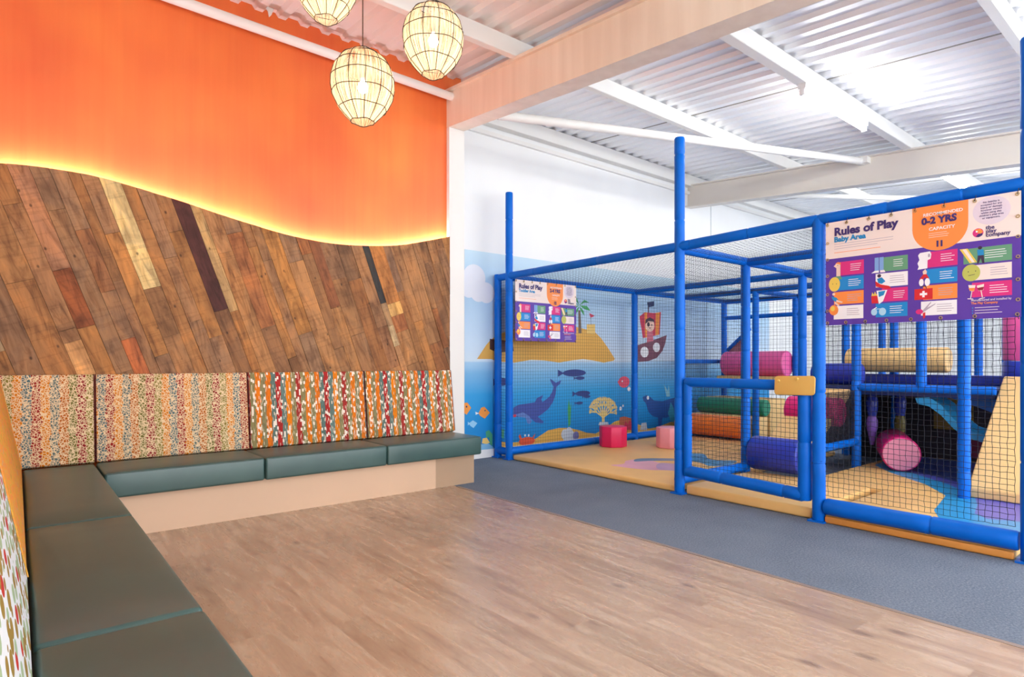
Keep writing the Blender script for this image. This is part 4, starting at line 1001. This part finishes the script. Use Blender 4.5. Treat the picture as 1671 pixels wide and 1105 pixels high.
    A += [PO('s_skin', (.825, .565), (.845, .545), (.858, .57), (.85, .6), (.83, .6)), PO('s_red', (.80, .63), (.83, .59), (.855, .59), (.875, .63), (.86, .645), (.842, .615), (.82, .65)), E_('s_white', .815, .66, .018, .032), E_('s_white', .86, .66, .02, .034)]
    A += [PO('s_red', (.762, .715), (.90, .715), (.90, .81), (.762, .81)), PO('s_dark', (.805, .715), (.812, .69), (.85, .69), (.857, .715), (.85, .715), (.845, .698), (.817, .698), (.812, .715)), E_('s_red', .831, .762, .04), R('s_white', .822, .735, .840, .79), R('s_white', .803, .753, .859, .772)]
    A += [PO('s_grey', (.82, .91), (.885, .835), (.89, .84), (.83, .925)), PO('s_grey', (.83, .90), (.92, .85), (.922, .856), (.84, .915)), E_('s_pink', .80, .915, .028, .022), PO('s_red', (.825, .93), (.845, .92), (.845, .965), (.83, .98))]
    A += [PO('s_yellow', (1.095, .41), (1.15, .41), (1.215, .53), (1.165, .535)), PO('s_cream', (1.115, .415), (1.14, .415), (1.2, .53), (1.18, .53)), E_('s_dark', 1.235, .415, .014), PO('s_blue', (1.215, .43), (1.258, .43), (1.262, .48), (1.22, .48)), PO('s_dark', (1.22, .478), (1.26, .478), (1.265, .545), (1.25, .545), (1.24, .5), (1.225, .545), (1.215, .545))]
    A += [E_('s_lime', 1.175, .615, .062, .07), E_('s_dark', 1.155, .605, .004), E_('s_dark', 1.205, .603, .004), PO('s_dark', (1.155, .635), (1.2, .628), (1.2, .632), (1.155, .639))]
    A += [PO('s_cream', (1.155, .715), (1.205, .72), (1.195, .77), (1.165, .765)), PO('s_orange', (1.157, .74), (1.202, .742), (1.194, .768), (1.166, .764)), PO('s_cream', (1.178, .765), (1.184, .765), (1.174, .825), (1.168, .825)), PO('s_cream', (1.15, .825), (1.188, .83), (1.188, .836), (1.15, .832))]
    A += [PO('s_cream', (1.212, .725), (1.262, .715), (1.258, .765), (1.225, .77)), PO('s_wine', (1.215, .745), (1.261, .738), (1.256, .764), (1.226, .768)), PO('s_cream', (1.238, .766), (1.244, .765), (1.254, .825), (1.248, .826)), PO('s_cream', (1.23, .833), (1.268, .826), (1.268, .832), (1.23, .84))]
    A += lines('s_lilac', 1.20, 1.40, .905, 3, .022, .005, 7)
    for i in range(3): A.append(E_('s_blue', 1.185, .908 + .022 * i, .005))
    return A
SIGN_TEXT = lambda area, yrs, cap: [('s_navy', 'Rules of Play', .08, .135, .105, .0032, 1.02), ('s_blue', area, .08, .197, .068, .0022, 1.0), ('s_white', 'RECOMMENDED', .828, .088, .036, .001, 1.08),
    ('s_navy', yrs, .818, .157, .080, .003, .98), ('s_white', 'CAPACITY', .872, .217, .038, .0012, 1.06), ('s_navy', cap, .922, .36, .066, .003, .9),
    ('s_navy', 'the', 1.274, .272, .044, .0016, 1), ('s_navy', 'play', 1.274, .302, .044, .0016, 1), ('s_navy', 'company', 1.274, .332, .044, .0016, 1),
    ('s_lilac', 'Manufactured and installed by', 1.175, .853, .024, .0006, .92), ('s_orange', 'The Play Company', 1.175, .878, .026, .0009, .9)] + \
    [('s_navy', w, 1.31, .055 + i * .0215, .021, .0003, 1) for i, w in enumerate(('No liability is', 'accepted for any', 'injury or damage', 'however caused', 'whilst using this', "children's play area", 'or equipment.'))]
M_EYE = flat('brass_eyelet', rgb(206, 180, 130), .3, .8)
def sign(loc, fn, W, H, area, yrs, cap, label):
    """fn maps (metres along, metres down, lift) to the world"""
    t = thing('rules_sign', loc, label, 'sign')
    k = W / 1.5; kv = H
    b = MB(); n = 14; vs = []; fs = []
    for j in range(2):
        for i in range(n + 1):
            vs += [fn(W * i / n, H * j, 0), fn(W * i / n, H * j, -.003)]
    for i in range(n):
        a = 2 * i; c = 2 * (n + 1) + 2 * i
        fs += [(a, a + 2, c + 2, c), (a + 1, c + 1, c + 3, a + 3), (a, a + 1, a + 3, a + 2), (c, c + 2, c + 3, c + 1)]
    b.add(vs, fs, sidx['s_purple'])
    items = sign_art(area)
    art(b, items, lambda x, y, h: fn(x * k, y * kv, h), sidx, lift=.0005, start=1)
    bn = b.build('banner', SM, t)
    for m, body, x, y, size, wgt, asp in SIGN_TEXT(area, yrs, cap):
        v2, f2 = text_geo(body, size * 1.0, wgt * (1.4 if size > .06 else .7), 'CENTER' if x == 1.31 else 'LEFT', 1.0, asp)
        tx = MB().add([fn((x + vx) * k, (y - vy) * kv, .0035) for vx, vy in v2], f2, sidx[m])
        tx.build('lettering', SM, bn)
    pos = [(W * q, .018) for q in (.012, .13, .26, .385, .51, .655, .80, .985)] + [(W * q, H - .018) for q in (.012, .125, .24, .36, .49, .64, .80, .985)] + [(q, H * w) for q in (.014, W - .014) for w in (.2, .36, .52, .7, .86)]
    for px, py in pos:
        r = .0085; rg = [fn(px + r * math.cos(2 * math.pi * a / 12), py + r * math.sin(2 * math.pi * a / 12), .004) for a in range(13)]
        e = MB().path([(p, .0028) for p in rg], 6); e.build('eyelet', M_EYE, bn, smooth=60)
    for px, py in pos[:16]:
        dy = -.035 if py < H / 2 else .03
        MB().tube(fn(px, py, .006), fn(px + .006, py + dy, .001), .002, 6).build('cable_tie', flat('black_tie', rgb(30, 30, 34), .5), t)
    return t
sign((4.59, 1.42, 1.46), lambda a, d, h: (4.592 - h, 1.975 - a, 2.207 - d), 1.115, .748, 'Baby Area', '0-2 YRS', '11', 'large rules banner for the baby area hanging on the front net at the right')
sign((5.2, 5.68, 1.45), lambda a, d, h: (4.70 + a * .955, 5.675 - h, 2.195 - d), 1.10, .748, 'Toddler Area', '2-4 YRS', '12', 'smaller looking rules banner for the toddler area in front of the mural')
# ------------------------------------------------------------------ foam mats
M_TAN = flat('tan_vinyl', rgb(238, 190, 118), .5, var=.05, scale=3)
M_TAN2 = flat('tan_ramp_vinyl', rgb(238, 196, 128), .5, var=.04, scale=3)
M_EDGE = flat('orange_tan_vinyl', rgb(212, 140, 62), .5, var=.04, scale=3)
M_SKYB = flat('sky_blue_vinyl', rgb(40, 150, 206), .35, var=.05); M_VIO = flat('violet_vinyl', rgb(84, 88, 190), .3, var=.05); M_NAVYV = flat('navy_vinyl', rgb(28, 52, 120), .28, var=.05)
M_PINKV = flat('pale_pink_vinyl', rgb(240, 176, 184), .4); M_LILV = flat('lilac_vinyl', rgb(196, 160, 190), .4); M_GREYV = flat('grey_blue_vinyl', rgb(110, 130, 150), .4)
def smooth_loop(pts, n=5):
    out = []; N = len(pts)
    for i in range(N):
        p0, p1, p2, p3 = pts[i - 1], pts[i], pts[(i + 1) % N], pts[(i + 2) % N]
        for k in range(n):
            t = k / n
            out.append(tuple(.5 * ((2*p1[j]) + (-p0[j]+p2[j])*t + (2*p0[j]-5*p1[j]+4*p2[j]-p3[j])*t*t + (-p0[j]+3*p1[j]-3*p2[j]+p3[j])*t**3) for j in (0, 1)))
    return out
def mat_pad(x0, x1, y0, y1, z, label, motifs=()):
    t = thing('play_mat', ((x0 + x1) / 2, (y0 + y1) / 2, 0), label, 'mat', 'foam floor mats of the play frame')
    MB().box(x0, x1, y0, y1, .002, z).build('cover', M_TAN, t, bevel=.018, seg=3)
    for m, pts, dz in motifs:
        b = MB().prism(pts, z - .004, z + .0006 + dz, 'z'); b.build('inlay', m, t)
    return t
mat_pad(4.655, 6.98, 3.33, 5.66, .06, 'large tan foam floor mat of the open toddler bay by the mural', [
    (M_PINKV, smooth_loop([(5.02, 4.42), (5.10, 4.02), (5.30, 3.85), (5.50, 4.05), (5.62, 4.45), (5.40, 4.52), (5.2, 4.40)]), .0002),
    (M_LILV, smooth_loop([(5.22, 3.92), (5.40, 3.72), (5.62, 3.85), (5.60, 4.15), (5.42, 4.12)]), .0005),
    (M_GREYV, smooth_loop([(5.42, 4.42), (5.62, 4.32), (5.90, 4.10), (6.02, 4.12), (5.85, 4.36), (5.6, 4.52)]), .0008),
    (M_SKYB, smooth_loop([(6.0, 4.3), (5.92, 3.9), (5.82, 3.72), (6.02, 3.62), (6.35, 3.72), (6.2, 3.95), (6.5, 4.25), (6.3, 4.42)]), .0004)])
mat_pad(6.99, 8.02, 3.33, 5.66, .06, 'tan foam floor mat in front of the orange roller step')
mat_pad(4.66, 5.80, 2.11, 3.22, .085, 'tan foam mat with a thick front edge under the gate')
mp = thing('play_mat', (5.9, 1.5, 0), 'tan, sky blue and violet foam mat behind the large sign', 'mat', 'foam floor mats of the play frame')
b = MB().box(4.66, 5.80, .90, 2.02, .002, .085); b.build('cover', M_TAN, mp, bevel=.018)
b = MB().box(5.805, 8.2, .90, 2.64, .002, .085); b.build('cover', M_TAN, mp, bevel=.012)
blue_edge = [(8.15, 2.55), (7.6, 2.6), (7.1, 2.55), (6.75, 2.28), (6.35, 1.86), (5.95, 1.6), (5.6, 1.545), (5.30, 1.50), (5.06, 1.40), (4.93, 1.30), (4.96, 1.22), (5.02, 1.15), (4.97, 1.06), (4.80, .96), (4.75, .93), (8.15, .93)]
MB().prism(blue_edge, .08, .0858, 'z').build('inlay', M_SKYB, mp)
vio = [(8.14, 2.45), (7.5, 2.46), (7.1, 2.36), (6.85, 2.1), (6.5, 1.72), (6.1, 1.44), (5.75, 1.34), (5.42, 1.28), (5.30, 1.18), (5.38, 1.02), (5.3, .94), (8.14, .94)]
MB().prism(vio, .08, .0862, 'z').build('inlay', M_VIO, mp)
nav = [(8.13, 2.35), (7.4, 2.38), (7.05, 2.2), (6.8, 1.85), (6.55, 1.55), (6.3, 1.2), (6.2, .95), (8.13, .95)]
MB().prism(nav, .08, .0866, 'z').build('inlay', M_NAVYV, mp)
# front edge strip under the right bay rail
MB().box(4.625, 4.655, .90, 2.0, .002, .052).build('edge_strip', M_EDGE, mp, bevel=.012)

# ------------------------------------------------------------------ foam shapes
def roller(p0, p1, r, mat, label, end=None, group=None, name='foam_roller'):
    t = thing(name, tuple((Vector(p0) + Vector(p1)) / 2 - Vector((0, 0, r))), label, 'foam roller', group)
    p0, p1 = Vector(p0), Vector(p1); d = (p1 - p0).normalized(); e = .02
    rb = MB().path([(p0, r * .93), (p0 + d * .004, r * .975), (p0 + d * e, r), (p1 - d * e, r), (p1 - d * .004, r * .975), (p1, r * .93)], 40); cv = rb.build('cover', mat, t, smooth=50)
    for p, s in ((p0, -1), (p1, 1)):
        MB().path([(p + d * s * .0005, r * .925), (p + d * s * .004, r * .90)], 40).build('end_cap', end or mat, cv, smooth=30)
    return t
V_BLUE = flat('royal_blue_vinyl', rgb(34, 56, 168), .3); V_MAG = flat('magenta_vinyl', rgb(224, 28, 118), .35); V_OR = flat('orange_vinyl', rgb(252, 128, 24), .35); V_GR = flat('green_vinyl', rgb(0, 132, 96), .35)
V_PK = flat('pink_vinyl', rgb(240, 96, 160), .4); V_LP = flat('light_pink_vinyl', rgb(238, 150, 176), .4); V_HOT = flat('hot_pink_vinyl', rgb(226, 30, 92), .4); V_PALE = flat('pale_pink_stool_vinyl', rgb(246, 160, 170), .4)
RG = 'padded rollers of the climbing ramps'
roller((5.86, 2.73, .265), (5.86, 3.23, .265), .17, V_BLUE, 'royal blue foam roller at the foot of the ramp behind the gate', group=RG)
roller((6.62, 2.70, .665), (6.62, 3.23, .665), .15, V_MAG, 'magenta foam roller halfway up the tan ramp behind the gate', group=RG)
roller((7.2, 2.72, 1.052), (7.2, 3.22, 1.052), .12, V_BLUE, 'royal blue foam roller at the top of the ramp on the platform', group=RG)
roller((8.1, 2.15, 1.21), (8.1, 3.2, 1.21), .145, M_TAN2, 'large tan foam roller on the platform under the rules banner', group=RG)
roller((8.0, 4.55, .245), (8.0, 5.64, .245), .155, V_OR, 'orange foam roller forming the lowest step by the mural', group=RG)
roller((8.6, 4.55, .50), (8.6, 5.66, .50), .125, V_GR, 'green foam roller of the second step above the orange one', group=RG)
roller((9.25, 4.55, 1.155), (9.25, 5.60, 1.155), .2, V_PK, 'big pink foam roller at the top of the far steps', group=RG)
roller((6.86, 2.22, .262), (7.65, 2.56, .262), .172, V_MAG, 'crimson foam drum with pale pink round end lying on the blue mat', end=V_LP)
def ramp(x0, z0, x1, z1, y0, y1, th, label, mat=None, side=None):
    t = thing('foam_ramp', ((x0 + x1) / 2, (y0 + y1) / 2, min(z0, z1) - th), label, 'foam ramp')
    MB().prism([(x0, z0), (x1, z1), (x1, z1 - th), (x0, z0 - th)], y0, y1, 'y').build('cover', mat or M_TAN2, t, bevel=.015, seg=3)
    return t
ramp(6.035, .335, 6.465, .61, 2.72, 3.22, .07, 'tan padded ramp between the royal blue and magenta rollers behind the gate')
ramp(6.775, .80, 6.93, .90, 2.72, 3.22, .07, 'short tan padded ramp above the magenta roller')
rs_ = ramp(6.02, .165, 7.16, 1.06, .93, 1.47, .08, 'tan padded slide at the right behind the front net')
MB().prism([(6.02, .087), (7.14, .96), (7.14, .087)], 1.44, 1.465, 'y').build('side_board', flat('deep_violet_board', rgb(52, 36, 100), .4), rs_)['label'] = 'deep violet side board'
# stepped blocks behind the orange and green rollers
def block(x0, x1, y0, y1, z0, z1, mat, label, name='foam_step', cat='foam block', group=None, bev=.015):
    t = thing(name, ((x0 + x1) / 2, (y0 + y1) / 2, z0), label, cat, group)
    MB().box(x0, x1, y0, y1, z0, z1).build('cover', mat, t, bevel=bev); return t
block(8.16, 8.66, 4.56, 5.66, .06, .375, M_TAN2, 'tan foam step between the orange and green rollers', group='tan foam steps by the mural')
block(8.73, 9.2, 4.56, 5.66, .06, .62, M_TAN2, 'tan foam step behind the green roller', group='tan foam steps by the mural')
block(9.05, 10.2, 4.56, 5.66, .88, .955, M_TAN2, 'tan platform pad under the big pink roller', group='tan foam steps by the mural')
# platform and things under it
pf = thing('platform', (7.6, 1.9, .80), 'padded platform with dark underside at the head of the ramp', 'platform')
MB().prism([(6.99, 1.49), (7.2, 1.49), (7.2, .92), (8.2, .92), (8.2, 3.22), (6.99, 3.22)], .84, .93, 'z').build('deck', flat('navy_deck', rgb(30, 50, 104), .35), pf, bevel=.01)
MB().box(8.14, 8.2, .92, 3.22, .93, 1.04).build('kerb', V_BLUE, pf, bevel=.01)
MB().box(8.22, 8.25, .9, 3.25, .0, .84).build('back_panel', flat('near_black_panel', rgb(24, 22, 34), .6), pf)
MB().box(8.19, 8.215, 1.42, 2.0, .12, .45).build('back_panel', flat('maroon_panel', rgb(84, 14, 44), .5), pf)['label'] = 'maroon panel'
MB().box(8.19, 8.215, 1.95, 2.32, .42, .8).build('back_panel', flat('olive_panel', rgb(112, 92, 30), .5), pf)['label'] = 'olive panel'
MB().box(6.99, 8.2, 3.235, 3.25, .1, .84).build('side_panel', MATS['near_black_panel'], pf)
# two hanging bumpers (blue over purple) under the platform
def bumper(x, y, label, c2):
    t = thing('hanging_bumper', (x, y, .12), label, 'punch bag', 'padded bumpers hanging under the platform')
    MB().path([((x, y, .83), .02), ((x, y, .80), .05), ((x, y, .74), .062), ((x, y, .66), .058), ((x, y, .58), .045)], 18).build('upper_pad', V_BLUE, t, smooth=60)
    MB().path([((x, y, .585), .04), ((x, y, .52), .058), ((x, y, .44), .055), ((x, y, .34), .035), ((x, y, .25), .02)], 18).build('lower_pad', c2, t, smooth=60)
bumper(7.5, 2.72, 'blue and violet bumper hanging just above the crimson drum', flat('violet_pad', rgb(140, 96, 200), .4))
bumper(7.75, 2.52, 'blue and olive bumper hanging to the right of the violet one', flat('olive_pad', rgb(120, 110, 50), .4))
# wavy blue slide
wv = thing('wavy_slide', (6.9, 1.75, .3), 'short blue wavy slide with raised sides under the platform rail', 'slide')
pr = [(2.12, .80), (2.02, .78), (1.92, .70), (1.82, .58), (1.72, .50), (1.60, .47), (1.5, .47)]
MB().prism(pr + [(y, z - .03) for y, z in pr[::-1]], 7.0, 7.4, 'x').build('chute', M_SKYB, wv, smooth=60)
for x in (6.99, 7.40):
    MB().prism([(2.14, .83), (2.02, .84), (1.92, .77), (1.82, .645), (1.72, .55), (1.6, .515), (1.5, .515)] + [(y, z - .03) for y, z in pr[::-1]], x, x + .02, 'x').build('side_wall', M_SKYB, wv)
MB().prism([(2.06, .89), (1.5, .89), (1.5, .68), (1.75, .78)], 7.2, 7.215, 'x').build('blue_netting_panel', flat('mid_blue_panel', rgb(22, 104, 190), .5), wv)
# violet foam arch
ar = [(0.93 + .0, .09)] + [(1.215 + .26 * math.cos(math.pi * (1 - k / 16)), .50 + .22 * math.sin(math.pi * (1 - k / 16))) for k in range(17)] + [(1.5, .09)]
t = thing('foam_arch', (7.5, 1.2, .09), 'dark violet foam arch beside the tan slide', 'foam arch')
MB().prism(ar, 7.3, 7.5, 'x').build('cover', flat('dark_violet_vinyl', rgb(56, 38, 116), .35), t, bevel=.012)
# octagonal stools
def stool(x, y, mat, label):
    t = thing('foam_stool', (x, y, .061), label, 'stool', 'octagonal foam stools in front of the mural')
    pts = [(x + .185 * math.cos(math.pi / 8 + math.pi / 4 * k + .2), y + .185 * math.sin(math.pi / 8 + math.pi / 4 * k + .2)) for k in range(8)]
    MB().prism(pts, .062, .33, 'z').build('cover', mat, t, bevel=.012, seg=3)
stool(6.17, 5.40, V_HOT, 'hot pink octagonal foam stool in front of the coral drawing')
stool(6.66, 4.84, V_PALE, 'pale pink octagonal foam stool half hidden by the tall gate post')
# pink roller standing in the upper level
t = thing('foam_column', (8.1, 1.62, 1.2), 'upright magenta foam column above the top of the tan slide', 'foam column')
MB().path([((7.96, 1.47, 1.20), .16), ((7.96, 1.47, 1.215), .17), ((7.96, 1.47, 2.0), .17), ((7.96, 1.47, 2.02), .16)], 28).build('cover', V_PK, t, smooth=50)
MB().path([((7.96, 1.47, .932), .16), ((7.96, 1.47, .95), .17), ((7.96, 1.47, 1.18), .17), ((7.96, 1.47, 1.198), .16)], 28).build('base_pad', V_BLUE, t, smooth=50)
# sloping mauve board with blue padding at the far corner
MB().prism([(5.68, 1.22), (5.30, 1.22), (5.30, 1.72), (5.68, 1.39)], 9.46, 9.48, 'x').build('gable_board', flat('mauve_board', rgb(186, 116, 122), .5), frame)
MB().path([((9.45, 5.70, 1.38), .03), ((9.45, 5.28, 1.74), .03)], 12).build('gable_padding', M_BLUE, frame, smooth=60)
